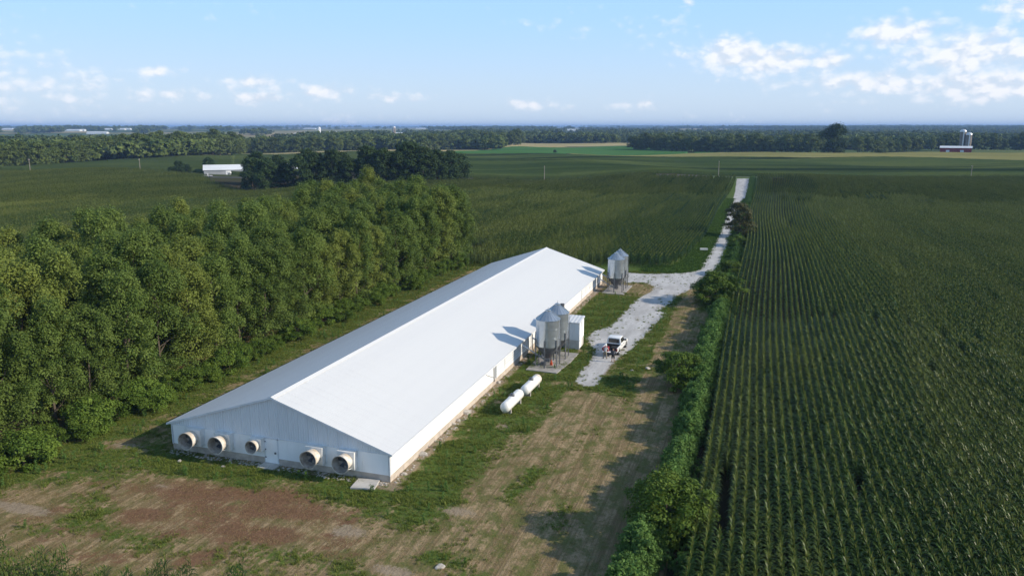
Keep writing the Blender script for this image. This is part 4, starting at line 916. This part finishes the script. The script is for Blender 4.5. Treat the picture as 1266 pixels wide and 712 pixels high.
# ---------------------------------------------------------------- white shed
def shed():
    X0, X1, Y0, Y1, ZT = -26.3, -21.35, 93.0, 95.6, 3.5
    o = empty('utility_shed', (X0, Y0, 0)); tag(o, 'narrow white ribbed shed with grey base behind the feed bins', 'shed')
    def put(mb, name, mat, parent=o, **kw):
        mb.v = [(x-X0, y-Y0, z) for x, y, z in mb.v]; return mb.build(name, mat, parent, **kw)
    mb = MB(); mb.box((X0, Y0, -.1), (X1, Y1, 1.25)); put(mb, 'base_wall', MT['palecon'])
    mb = MB(); mb.box((X0+.05, Y0+.05, 1.2), (X1-.05, Y1-.05, ZT-.05)); put(mb, 'wall', MT['siding'])
    n = 6; w = (X1-X0)/n
    for k_ in range(n):
        x0 = X0+k_*w; cols = [(x0, 0)]
        for q in range(4):
            c = x0+(q+.5)*w/4; cols += [(c-.06, 0), (c-.03, .035), (c+.03, .035), (c+.06, 0)]
        cols.append((x0+w-.006, 0)); vs = []
        for x, d_ in cols: vs += [(x-X0, -.03-d_, 1.22), (x-X0, -.03-d_, ZT)]
        me = bpy.data.meshes.new('wall_sheet'); me.from_pydata(vs, [], [(2*q, 2*q+2, 2*q+3, 2*q+1) for q in range(len(cols)-1)]); me.materials.append(MT['siding']); link('wall_sheet', me, o)
    mb = MB(); mb.box((X1-.02, Y0+.2, .12), (X1+.05, Y0+1.25, 2.25)); dr_ = put(mb, 'door', MT['wallpanel'], bevel=.01)
    mb = MB(); mb.box((X1+.05, Y0+.3, 1.05), (X1+.10, Y0+.38, 1.18)); put(mb, 'door_handle', MT['galvd'], dr_)
    mb = MB(); mb.box((X1-.04, Y0-.05, 0), (X1+.06, Y0+.06, ZT)); put(mb, 'corner_trim', MT['trim'])
    mb = MB(); mb.box((X1-.045, Y0+1.3, 1.22), (X1+.03, Y1, ZT)); put(mb, 'end_panel', MT['wallpanel'])
    prof = []; m_ = 22
    for k_ in range(m_+1): prof.append((X0-.1+(X1-X0+.25)*k_/m_, .035*(k_ % 2)))
    vs = []
    for x, d_ in prof: vs += [(x-X0, -.2, ZT+.06+d_), (x-X0, Y1-Y0+.15, ZT+.34+d_)]
    me = bpy.data.meshes.new('roof'); me.from_pydata(vs, [], [(2*q, 2*q+2, 2*q+3, 2*q+1) for q in range(m_)]); me.materials.append(MT['roof']); rf = link('roof', me, o)
    mb = MB(); mb.prism([(Y0-.18, ZT-.02), (Y1+.12, ZT+.2), (Y1+.12, ZT+.31), (Y0-.18, ZT+.05)], X0-.08, X1+.13, 'x'); put(mb, 'roof_deck', MT['trim'], rf)
shed()

# ---------------------------------------------------------------- propane tanks
def lp_tank(x, y, L, label, rz=0.0, s_=1.0, z=0.0, stain=False):
    o = empty('propane_tank', (x, y, z), rz); o.scale = (s_,)*3; tag(o, label, 'tank'); r_ = .53; zc = .84
    prof = [(0, -L/2)] + [(r_*math.sin(a_), -L/2+r_*.8*(1-math.cos(a_))) for a_ in np.linspace(.2, math.pi/2, 7)] + [(r_*math.sin(a_), L/2-r_*.8*(1-math.cos(a_))) for a_ in np.linspace(math.pi/2, .2, 7)] + [(0, L/2)]
    mb = MB(); mb.lathe(prof, 32, (0, 0, zc), 'y'); sh = mb.build('tank_shell', MT['tank'], o, smooth=True)
    for yy_ in (-L*.33, 0, L*.33):
        mb = MB(); mb.lathe([(r_-.005, yy_-.02), (r_+.006, yy_-.02), (r_+.006, yy_+.02), (r_-.005, yy_+.02)], 32, (0, 0, zc), 'y'); mb.build('weld_band', MT['tank'], sh, smooth=True)
    if stain:
        mb = MB(); mb.lathe([(r_*.55, L/2-.13), (r_*.86, L/2-.235), (r_*1.004, L/2-.42), (r_*1.004, L/2-.8)], 32, (0, 0, zc), 'y'); mb.v = [(a*1.006, b+.006, c) for a, b, c in mb.v]; mb.build('rust_stain', MT['rust'], sh, smooth=True)
    mb = MB(); mb.lathe([(.24, zc+r_-.06), (.24, zc+r_+.14), (.17, zc+r_+.24), (0, zc+r_+.26)], 18); mb.build('valve_dome', MT['galvd'], o, smooth=True)
    for yy_ in (-L*.3, L*.3):
        mb = MB(); mb.prism([(-.42, -.05), (.42, -.05), (.42, .55), (.25, .42), (0, .37), (-.25, .42), (-.42, .55)], yy_-.13, yy_+.13, 'y'); mb.build('saddle', MT['concrete'], o)
        for sx_ in (-1, 1):
            mb = MB(); mb.box((sx_*.30-.04, yy_-.08, .30), (sx_*.30+.04, yy_+.08, .52)); mb.build('leg', MT['leg'], o)
    mb = MB(); mb.tube([(-.1, .2, zc+r_+.05), (-.45, .35, zc+r_-.05), (-.75, .5, .4), (-.8, .55, 0)], .018, 6); mb.build('gas_line', MT['leg'], o)
    return o
lp_tank(-22.95, 70.35, 4.9, 'front white propane tank lying in the grass, closer to the bottom', R(-1.5))
lp_tank(-22.55, 75.75, 4.8, 'rear white propane tank with a rusty stained far end', R(-2), stain=True)

# ---------------------------------------------------------------- pickup truck
def pickup(loc, rz, label, cargo=True):
    o = empty('pickup_truck', loc, rz); tag(o, label, 'pickup truck'); W = .98
    # y: 0 rear bumper, 5.7 nose
    side = [(.12,.52),(.12,1.02),(2.02,1.04),(2.02,1.08),(3.95,1.10),(5.45,1.00),(5.62,.86),(5.66,.50),(5.0,.44),(1.0,.44)]
    mb = MB(); mb.prism([(2.02,.44),(2.02,1.08),(3.95,1.10),(5.45,1.01),(5.62,.86),(5.66,.46)], -W, W, 'x'); body = mb.build('body', MT['carwhite'], o, bevel=.07, smooth=True)
    mb = MB(); mb.box((-W, .14, .52), (-W+.13, 2.03, 1.04)); mb.build('bed_side', MT['carwhite'], o, bevel=.03)
    mb = MB(); mb.box((W-.13, .14, .52), (W, 2.03, 1.04)); mb.build('bed_side', MT['carwhite'], o, bevel=.03)
    mb = MB(); mb.box((-W+.13, .14, .56), (W-.13, 2.02, .64)); mb.build('bed_floor', MT['black'], o)
    mb = MB(); mb.box((-W+.14, 1.96, .64), (W-.14, 2.018, 1.06)); mb.build('bed_front', MT['black'], o)
    mb = MB(); mb.box((-W+.14, -.42, .57), (W-.14, .13, .63)); mb.build('tailgate', MT['carwhite'], o, bevel=.02)
    # cab
    poly = [(2.05,1.05),(2.16,1.80),(2.35,1.88),(3.35,1.88),(3.60,1.80),(4.15,1.08)]; mb = MB()
    n_ = len(poly); vs = [(-W*(.97 if z < 1.2 else .80), y, z) for y, z in poly] + [(W*(.97 if z < 1.2 else .80), y, z) for y, z in poly]
    mb.add(vs, [tuple(range(n_-1,-1,-1)), tuple(range(n_, 2*n_))] + [(k_, (k_+1) % n_, n_+(k_+1) % n_, n_+k_) for k_ in range(n_)]); mb.build('cab', MT['carwhite'], o, bevel=.05, smooth=True)
    mb = MB(); mb.add([(-.72,2.075,1.20),(.72,2.075,1.20),(.66,2.155,1.72),(-.66,2.155,1.72),(-.72,2.05,1.20),(.72,2.05,1.20),(.66,2.13,1.72),(-.66,2.13,1.72)], [(0,1,2,3),(7,6,5,4),(0,4,5,1),(1,5,6,2),(2,6,7,3),(3,7,4,0)]); mb.build('rear_window', MT['glass'], o)
    mb = MB(); mb.add([(-.78,4.07,1.20),(.78,4.07,1.20),(.68,3.66,1.76),(-.68,3.66,1.76),(-.78,4.10,1.22),(.78,4.10,1.22),(.68,3.69,1.78),(-.68,3.69,1.78)], [(0,1,2,3),(7,6,5,4),(0,4,5,1),(1,5,6,2),(2,6,7,3),(3,7,4,0)]); mb.build('windscreen', MT['glass'], o)
    for sx_ in (-1, 1):
        for (ya, yb) in ((2.28, 2.98), (3.08, 3.82)):
            yt = min(yb, 3.50); xb_, xt_ = sx_*(W*.935), sx_*(W*.822); mb = MB()
            mb.add([(xb_,ya,1.22),(xb_,yb,1.22),(xt_,yt,1.74),(xt_,ya+.02,1.74),(xb_+sx_*.03,ya,1.22),(xb_+sx_*.03,yb,1.22),(xt_+sx_*.03,yt,1.74),(xt_+sx_*.03,ya+.02,1.74)], [(0,1,2,3),(7,6,5,4),(0,4,5,1),(1,5,6,2),(2,6,7,3),(3,7,4,0)]); mb.build('side_window', MT['glass'], o)
        for (ya, yb) in ((2.12, 3.02), (3.06, 4.05)):
            mb = MB(); mb.box((min(sx_*W, sx_*(W+.012)), ya, .56), (max(sx_*W, sx_*(W+.012)), yb, 1.05)); dr_ = mb.build('door', MT['carwhite'], o, bevel=.01)
            mb = MB(); mb.box((min(sx_*(W+.012), sx_*(W+.045)), ya+.08, .93), (max(sx_*(W+.012), sx_*(W+.045)), ya+.26, .97)); mb.build('handle', MT['black'], dr_)
        mb = MB(); mb.box((min(sx_*.90, sx_*1.20), 3.78, 1.16), (max(sx_*.90, sx_*1.20), 3.90, 1.38)); mb.build('mirror', MT['black'], o, bevel=.03)
        mb = MB(); mb.box((min(sx_*.80, sx_*.985), .105, .66), (max(sx_*.80, sx_*.985), .15, 1.0)); mb.build('tail_light', MT['red'], o, bevel=.015)
        mb = MB(); mb.box((min(sx_*.62, sx_*.93), 5.55, .72), (max(sx_*.62, sx_*.93), 5.67, .90)); mb.build('headlight', MT['chrome'], o, bevel=.03)
        for yy_ in (1.12, 4.72):
            wl = empty('wheel', (sx_*.86, yy_, .39)); wl.parent = o
            mb = MB(); mb.lathe([(.22,-.13),(.36,-.13),(.39,-.09),(.39,.09),(.36,.13),(.22,.13)], 28, (0,0,0), 'x'); mb.build('tyre', MT['black'], wl, smooth=True)
            mb = MB(); mb.lathe([(.0,.10*sx_),(.08,.11*sx_),(.16,.07*sx_),(.23,.125*sx_)], 20, (0,0,0), 'x'); mb.build('rim', MT['chrome'], wl, smooth=True)
            mb = MB(); mb.lathe([(.43,-.16),(.48,-.16),(.48,.125),(.43,.125)], 28, (sx_*.86, yy_, .42), 'x'); mb.v = [p for p in mb.v]; mb.build('wheel_arch', MT['black'], o, smooth=True)
    mb = MB(); mb.box((-.96, -.02, .44), (.96, .12, .60)); mb.build('rear_bumper', MT['chrome'], o, bevel=.03)
    mb = MB(); mb.box((-.16, -.032, .49), (.16, -.021, .58)); mb.build('number_plate', MT['tank'], o)
    mb = MB(); mb.box((-.97, 5.60, .42), (.97, 5.74, .62)); mb.build('front_bumper', MT['black'], o, bevel=.04)
    mb = MB(); mb.box((-.58, 5.60, .66), (.58, 5.685, .90)); mb.build('grille', MT['black'], o, bevel=.02)
    return o
TR = (-17.05, 91.3, .025); TRZ = R(-4)
pickup(TR, TRZ, 'white pickup truck with lowered tailgate parked on the gravel drive')
def onbed(x, y, z):
    c, s_ = math.cos(TRZ), math.sin(TRZ); return (TR[0]+x*c-y*s_, TR[1]+x*s_+y*c, TR[2]+z)
o = empty('tool_chest', onbed(-.45, .12, .64), TRZ); tag(o, 'dark red chest at the left rear of the pickup bed', 'chest')
mb = MB(); mb.box((-.32, -.25, 0), (.32, .25, .42)); mb.build('chest_box', MT['red'], o, bevel=.03)
mb = MB(); mb.box((-.34, -.27, .43), (.34, .27, .52)); mb.build('lid', MT['red'], o, bevel=.03)
mb = MB(); mb.tube([(-.2, -.29, .25), (-.2, -.33, .3), (.2, -.33, .3), (.2, -.29, .25)], .02, 6); mb.build('handle', MT['chrome'], o)
o = empty('black_case', onbed(.35, 1.2, .64), TRZ+.1); tag(o, 'black equipment case lying in the pickup bed', 'case')
mb = MB(); mb.box((-.4, -.5, 0), (.4, .5, .22)); mb.build('case_shell', MT['blkcloth'], o, bevel=.04)
mb = MB(); mb.box((-.41, -.51, .225), (.41, .51, .30)); mb.build('lid', MT['black'], o, bevel=.03)
mb = MB(); mb.box((-.15, -.56, .16), (.15, -.515, .21)); mb.build('handle', MT['galvd'], o)

# ---------------------------------------------------------------- people
def person(loc, rz, label, J, shirt, shorts, hat=None, bare=True):
    """J: joints (x right, y forward, z up)"""
    o = empty('person', loc, rz); tag(o, label, 'person')
    V = []; E = []; Rd = []
    def nd(p, r_, link_=None):
        V.append(Vector(p)); Rd.append(r_)
        if link_ is not None: E.append((link_, len(V)-1))
        return len(V)-1
    pel = nd(J['pelvis'], .145); sp = nd(J['waist'], .125, pel); ch = nd(J['chest'], .155, sp); nk = nd(J['neck'], .062, ch); hd0 = nd(J['head0'], .085, nk); hd1 = nd(J['head1'], .098, hd0); nd(J['head2'], .06, hd1)
    for s_ in ('l', 'r'):
        hip = nd(J[s_+'hip'], .105, pel); kn = nd(J[s_+'knee'], .068, hip); an = nd(J[s_+'ank'], .045, kn); hl = nd(J[s_+'toe'], .038, an)
        sh = nd(J[s_+'sho'], .075, ch); el_ = nd(J[s_+'elb'], .048, sh); wr = nd(J[s_+'wri'], .033, el_)
        d_ = (Vector(J[s_+'wri'])-Vector(J[s_+'elb'])).normalized(); sd = d_.orthogonal().normalized(); pm = nd(Vector(J[s_+'wri'])+d_*.07, .036, wr)
        for q in range(4): f1 = nd(V[pm]+d_*.05+sd*(.022*(q-1.5)), .011, pm); nd(V[f1]+d_*(.035+.006*(1.5-abs(q-1.5)))+d_.cross(sd)*.012, .009, f1)
        th = nd(V[wr]+d_*.04+sd*.045, .013, wr); nd(V[th]+d_*.035+sd*.01, .010, th)
    me = bpy.data.meshes.new('body'); me.from_pydata(V, E, []); ob = bpy.data.objects.new('tmp', me); COL.objects.link(ob)
    md = ob.modifiers.new('s', 'SKIN'); 
    for k_, sv in enumerate(me.skin_vertices[0].data): sv.radius = (Rd[k_], Rd[k_]*(.78 if k_ < 3 else 1)); sv.use_root = (k_ == 0)
    sb = ob.modifiers.new('d', 'SUBSURF'); sb.levels = 2; sb.render_levels = 2
    dg = bpy.context.evaluated_depsgraph_get(); bm_ = bpy.data.meshes.new_from_object(ob.evaluated_get(dg)); bpy.data.objects.remove(ob)
    bm_.name = 'body'; bm_.materials.clear(); bm_.materials.append(MT['skin']); bm_.polygons.foreach_set('use_smooth', [True]*len(bm_.polygons)); body = link('body', bm_, o)
    def shell(name, test, off, mat):
        bm = bmesh.new(); bm.from_mesh(bm_); bm.normal_update()
        bmesh.ops.delete(bm, geom=[f for f in bm.faces if not test(f.calc_center_median())], context='FACES')
        for v in bm.verts: v.co += v.normal*off
        m2 = bpy.data.meshes.new(name); bm.to_mesh(m2); bm.free(); m2.materials.append(mat); link(name, m2, body)
    wz = J['pelvis'][2]+.02; kz = (J['lknee'][2]+J['rknee'][2])/2
    near = lambda c, a, r_: (c-Vector(J[a])).length < r_
    arm = lambda c: any((c-Vector(J[s_+'wri'])).length < (Vector(J[s_+'elb'])-Vector(J[s_+'wri'])).length*.98 for s_ in 'lr')
    shell('shirt', lambda c: wz-.05 < c.z < J['neck'][2]-.01 and not arm(c), .016, shirt)
    shell('shorts' if bare else 'trousers', lambda c: (kz-.02 if bare else .10) < c.z < wz+.01 and not arm(c), .018, shorts)
    for s_ in 'lr': shell('shoe', lambda c, s_=s_: c.z < .10 and (c-Vector(J[s_+'ank'])).length < .3, .014, MT['blkcloth'])
    hz = Vector(J['head1'])
    shell('hair', lambda c: (c-hz).length < .2 and c.z > hz.z+.0 and (c.y < hz.y+.03 or c.z > hz.z+.07), .012, MT['hair'])
    fd = Vector((0, 1, 0))
    for sx_ in (-1, 1):
        mb = MB(); mb.lathe([(0,-.012),(.012,-.006),(.012,.006),(0,.012)], 8, tuple(hz+Vector((sx_*.034,.088,.0)))); mb.build('eye', MT['black'], body)
        mb = MB(); mb.lathe([(0,-.03),(.016,-.015),(.018,.01),(0,.03)], 8, tuple(hz+Vector((sx_*.098,0,-.01)))); mb.build('ear', MT['skin'], body)
    mb = MB(); mb.add([tuple(hz+Vector(p)) for p in ((-.012,.085,-.03),(.012,.085,-.03),(0,.118,-.03),(0,.092,.015))], [(0,1,2),(0,2,3),(2,1,3),(1,0,3)]); mb.build('nose', MT['skin'], body)
    mb = MB(); mb.box(tuple(hz+Vector((-.025,.078,-.065))), tuple(hz+Vector((.025,.094,-.055)))); mb.build('mouth', MT['red'], body)
    if hat:
        mb = MB(); mb.lathe([(.112,.02),(.118,.05),(.10,.10),(.05,.135),(0,.14)], 18, tuple(hz+Vector((0,-.005,.0)))); hb = mb.build('cap', hat, body, smooth=True)
        mb = MB(); mb.prism([(hz.x-.08,hz.y+.09),(hz.x+.08,hz.y+.09),(hz.x+.06,hz.y+.19),(hz.x-.06,hz.y+.19)], hz.z+.03, hz.z+.045, 'z'); mb.build('cap_brim', hat, body)
    return o
JS = dict(pelvis=(0,0,.93), waist=(0,.01,1.08), chest=(0,.02,1.30), neck=(0,.02,1.50), head0=(0,.03,1.57), head1=(0,.035,1.66), head2=(0,.03,1.74),
          lhip=(-.10,0,.88), lknee=(-.12,.04,.50), lank=(-.13,0,.09), ltoe=(-.14,.16,.035), rhip=(.10,0,.88), rknee=(.12,.02,.50), rank=(.14,-.02,.09), rtoe=(.17,.13,.035),
          lsho=(-.20,.01,1.40), lelb=(-.27,.02,1.12), lwri=(-.22,.22,1.05), rsho=(.20,.01,1.40), relb=(.28,.0,1.13), rwri=(.20,.20,1.04))
person((-16.15, 89.0, .02), R(20), 'person in dark shirt and black shorts standing on the gravel', JS, MT['dkshirt'], MT['blkcloth'], None, True)
JL = dict(JS); JL.update(waist=(0,.06,1.07), chest=(0,.18,1.26), neck=(0,.27,1.43), head0=(0,.31,1.49), head1=(0,.34,1.57), head2=(0,.34,1.65), lsho=(-.20,.20,1.34), rsho=(.20,.20,1.34), lelb=(-.25,.36,1.10), relb=(.25,.36,1.10), lwri=(-.16,.58,.98), rwri=(.16,.58,.98),
          lknee=(-.15,.03,.50), lank=(-.20,-.02,.09), ltoe=(-.22,.14,.035), rknee=(.15,.05,.50), rank=(.2,.02,.09), rtoe=(.22,.18,.035))
person((-17.35, 90.05, .02), R(-8), 'person in white cap and grey shirt leaning over the tailgate', JL, MT['ltshirt'], MT['jean'], MT['whitecap'], False)

# ---------------------------------------------------------------- rocks and small things
def rock_mesh(seed):
    r_ = random.Random(seed); bm = bmesh.new(); bmesh.ops.create_icosphere(bm, subdivisions=2, radius=.5)
    for v in bm.verts: v.co *= 1 + .22*math.sin(v.co.x*5+seed)*math.cos(v.co.y*6+seed*2) + r_.uniform(-.07, .07); v.co.z *= .62
    me = bpy.data.meshes.new('rock'); bm.to_mesh(me); bm.free(); me.materials.append(MT['rock']); return me
RK = [rock_mesh(k_) for k_ in range(4)]
for k_, (px, py, s_, lab) in enumerate(((522,562,.75,'flat pale rock at the barn wall, closest to the near corner'), (577,510,.85,'largest pale rock beside the barn wall in the grass'), (560,524,.5,'small rock just left of the largest wall rock'), (566,520,.4,'smallest rock by the wall near the largest rock'),
        (616,473,.6,'rock under the barn downpipe'), (500,586,.4,'small rock near the barn corner post'), (801,456,.6,'white rock lying in the dry grass right of the drive'), (781,458,.35,'small pale stone left of the white rock by the drive'),
        (544,701,.55,'white stone at the bottom edge in the grass'), (222,570,.35,'stone below the leftmost fan cone'), (276,577,.3,'stone below the second fan from the left'), (402,590,.35,'stone below the fourth fan from the left'))):
    x, y = un(px, py); o = link('rock', RK[k_ % 4], loc=(x, y, .08*s_), rot=(.1, .1, k_*1.3)); o.scale = (s_*1.3, s_, s_); tag(o, lab, 'rock')
r_ = np.random.default_rng(66); n = 900; t_ = r_.random(n); x = np.where(t_ < .5, r_.uniform(BX0, BX1, n), r_.uniform(BX1+.05, BX1+.75, n)); y = np.where(t_ < .5, r_.uniform(BY0-.95, BY0-.05, n), r_.uniform(BY0, BY1, n))
instancer('rubble', np.stack([x, y, 0*x+.02], -1), r_.uniform(0, 6.28, n), r_.uniform(.06, .24, n), r_.integers(0, 4, n), RK, 'pale gravel and rubble along the foot of the barn walls', 'rubble')
o = empty('cattle_trough', (-12.3, 179.5, h1(-12.3, 179.5)), R(18)); tag(o, 'small white trough in the grass beside the upper drive', 'trough')
mb = MB(); mb.prism([(-.25,.35),(.25,.35),(.33,.75),(.27,.75),(.20,.42),(-.20,.42),(-.27,.75),(-.33,.75)], -.85, .85, 'x'); mb.build('trough_body', MT['tank'], o)
for s_ in (-.84, .80):
    mb = MB(); mb.prism([(-.25,.35),(.25,.35),(.32,.74),(-.32,.74)], s_, s_+.04, 'x'); mb.build('end_plate', MT['tank'], o)
for s_ in (-.65, .65):
    mb = MB(); mb.box((s_-.06, -.22, -.1), (s_+.06, .22, .35)); mb.build('leg', MT['leg'], o)
# fallen pale branch at the windbreak
bx, by = un(200, 480, .5); o = empty('fallen_branch', (bx, by, .1), R(20)); tag(o, 'bare pale branch sticking out of the windbreak edge', 'branch')
mb = MB(); mb.tube([(-2.2,0,1.3),(-.8,.1,.9),(.8,-.1,.75),(2.2,.15,.9)], [.09,.075,.05,.02], 6); mb.build('limb', MT['wood'], o)
for k_ in range(5):
    mb = MB(); mb.tube([(-1.8+.6*k_, .05, 1.15-.1*k_), (-1.6+.65*k_, (-1)**k_*.5, 1.7-.1*k_), (-1.3+.7*k_, (-1)**k_*.8, 2.1-.1*k_)], [.03,.02,.008], 4); mb.build('twig', MT['wood'], o)

# ---------------------------------------------------------------- power poles along the road
for k_, (px, py, hh, lab) in enumerate(((38,216,8.5,'leftmost wooden power pole at the far field edge'), (174,217,8.0,'second wooden power pole from the left, below the wood'), (673,218,8.6,'wooden power pole right of the dark grove'), (888,220,8.6,'wooden power pole left of the end of the drive'), (1200,222,7.6,'rightmost faint power pole below the red barn'))):
    x, y = un(px, py); o = empty('power_pole', (x, y, h1(x, y)), R(13)); tag(o, lab, 'power pole', 'power poles along the road')
    mb = MB(); mb.tube([(0,0,-.5),(0,0,hh)], [.22,.16], 8); mb.build('post', MT['palecon'] if False else MT['wood'], o)
    mb = MB(); mb.box((-.06, -.9, hh-.75), (.06, .9, hh-.6)); ca = mb.build('crossarm', MT['wood'], o)
    for s_ in (-.8, 0, .8):
        mb = MB(); mb.tube([(0,s_,hh-.6),(0,s_,hh-.38)], [.07,.05], 6); mb.build('insulator', MT['dome'], ca)

# ---------------------------------------------------------------- far buildings
def shed_far(name, px, py, length, width, wall, rise, label, roofm='farwhite', wallm='fargrey', rz=None, cat='building', D=None, door=True):
    x, y = un(px, py)
    if D:
        ang = math.atan((px-CX)/(F/math.cos(PITCH))) - YAW; x, y = D*math.sin(ang), D*math.cos(ang)
    o = empty(name, (x, y, h1(x, y)), YAW if rz is None else rz); tag(o, label, cat); L = length/2; w_ = width/2
    mb = MB(); mb.prism([(-w_,-.5),(w_,-.5),(w_,wall),(0,wall+rise),(-w_,wall)], -L, L, 'x'); wl = mb.build('wall', MT[wallm], o)
    for s_ in (-1, 1):
        mb = MB(); a_, b_ = s_*(w_+.5), 0; zb = wall - .5*rise/w_; mb.prism([(a_, zb+.06), (b_, wall+rise+.06), (b_, wall+rise+.28), (a_, zb+.28)], -L-.5, L+.5, 'x'); mb.build('roof', MT[roofm], o)
    if door:
        for xx_ in (-L*.5, L*.4):
            mb = MB(); mb.box((xx_-1.6, -w_-.06, 0), (xx_+1.6, -w_-.005, min(3.2, wall*.85))); mb.build('door', MT['farwhite' if wallm != 'farwhite' else 'fargrey'], o)
    return o
def silo_far(px, py, hh, r_, label, D=None, mat='silo'):
    x, y = un(px, py)
    if D:
        ang = math.atan((px-CX)/(F/math.cos(PITCH))) - YAW; x, y = D*math.sin(ang), D*math.cos(ang)
    o = empty('tower_silo', (x, y, h1(x, y))); tag(o, label, 'silo')
    prof = [(r_, -1)]
    for k_ in range(1, 15): z = hh*k_/15; prof += [(r_, z-.2), (r_+.06, z-.15), (r_+.06, z+.15), (r_, z+.2)]
    prof.append((r_, hh)); mb = MB(); mb.lathe(prof, 20); mb.build('stave_wall', MT[mat], o, smooth=True)
    mb = MB(); mb.lathe([(r_+.15, hh-.2)] + [((r_+.15)*math.cos(a_), hh+(r_*.85)*math.sin(a_)) for a_ in np.linspace(0, 1.5, 7)], 20); mb.build('dome', MT['dome'], o, smooth=True)
    mb = MB(); mb.box((-.5, -r_-.7, 0), (.5, -r_+.1, hh)); mb.build('chute', MT['dome' if mat == 'silo' else mat], o)
    return o
o = shed_far('white_roofed_shed', 312, 213.5, 56, 14, 3.0, 2.6, 'long shed with white roof left of and behind the dark grove', rz=YAW+R(20))
x, y = un(262, 217.5); pickup((x, y, h1(x, y)+.05), R(110), 'tiny pale vehicle parked in front of the far white shed')
x, y = un(279, 214.8); lp_tank(x, y, 6.0, 'tiny white tank standing in front of the far white shed', R(105), 1.2, h1(x, y))
o = shed_far('red_barn', 1181, 190.5, 29, 10, 5.4, 1.7, 'small red barn with white roof below two silos', 'farwhite', 'barred', rz=YAW-R(30))
silo_far(1188, 188.6, 20.5, 3.1, 'taller left silo of the pair behind the red barn'); silo_far(1195.5, 188.8, 17.0, 3.1, 'shorter right silo of the pair behind the red barn')
for (px, D, L_, w_, lab) in ((90,3600,62,22,'white shed far left on the horizon, in front of the pale fields'), (101,3700,26,16,'short white shed right of the long far left shed'), (134,3900,30,16,'far white shed left of the row of three on the horizon'), (150,3950,34,16,'middle far white shed of the three on the horizon'), (159,4000,20,14,'rightmost far white shed of the three on the horizon'),
                          (120,2900,66,18,'long low white building beyond the left wood'), (10,4300,50,20,'faint white building near the left edge of the horizon'), (383,6200,90,40,'pale group building in the middle of the left horizon'), (370,2400,30,13,'white barn left of the far white silo'), (412,2500,22,11,'small white house right of the far white silo'),
                          (494,2300,22,10,'white building at the foot of the far grey silo'), (708,4200,60,18,'white long building on the centre horizon'), (952,1500,20,9,'small white roof showing behind the right treeline'), (520,5200,60,26,'faint white building right of the grey far silo')):
    shed_far('distant_shed', px, 160, L_, w_, 5.5, 3, lab, 'farwhite', 'farwhite', D=D, door=False)
silo_far(394.5, 164, 21, 4.2, 'lone white silo far behind the dark grove', D=2350, mat='farwhite'); silo_far(487, 165, 24, 4.6, 'grey silo far away beside a white building', D=2250)
ang = math.atan((844-CX)/(F/math.cos(PITCH))) - YAW; D = 5200; x, y = D*math.sin(ang), D*math.cos(ang); o = empty('radio_mast', (x, y, h1(x, y))); tag(o, 'thin radio mast rising above the centre horizon', 'mast')
mb = MB()
for k_ in range(3): a_ = 2.094*k_; mb.tube([(.9*math.cos(a_), .9*math.sin(a_), 0), (.5*math.cos(a_), .5*math.sin(a_), 78)], .12, 4)
for k_ in range(26): mb.tube([(.9*math.cos(q*2.094)*(1-.017*k_), .9*math.sin(q*2.094)*(1-.017*k_), 3*k_+(q % 2)) for q in range(4)], .06, 4)
mb.build('lattice', MT['leg'], o)

# ---------------------------------------------------------------- haze
hz = MB(); hz.box((-28500, -28500, -40), (28500, 28500, 75)); 
m = bpy.data.materials.new('haze_air'); m.use_nodes = True; t = NT(m.node_tree); t.n.clear(); out = t.new('ShaderNodeOutputMaterial')
pv = t.new('ShaderNodeVolumePrincipled'); pv.inputs['Color'].default_value = (.36, .58, 1.0, 1); pv.inputs['Density'].default_value = 1.05e-4; pv.inputs['Anisotropy'].default_value = .0
t.l.new(pv.outputs[0], out.inputs['Volume'])
if HAZE: tag(hz.build('haze', m), kind='stuff')
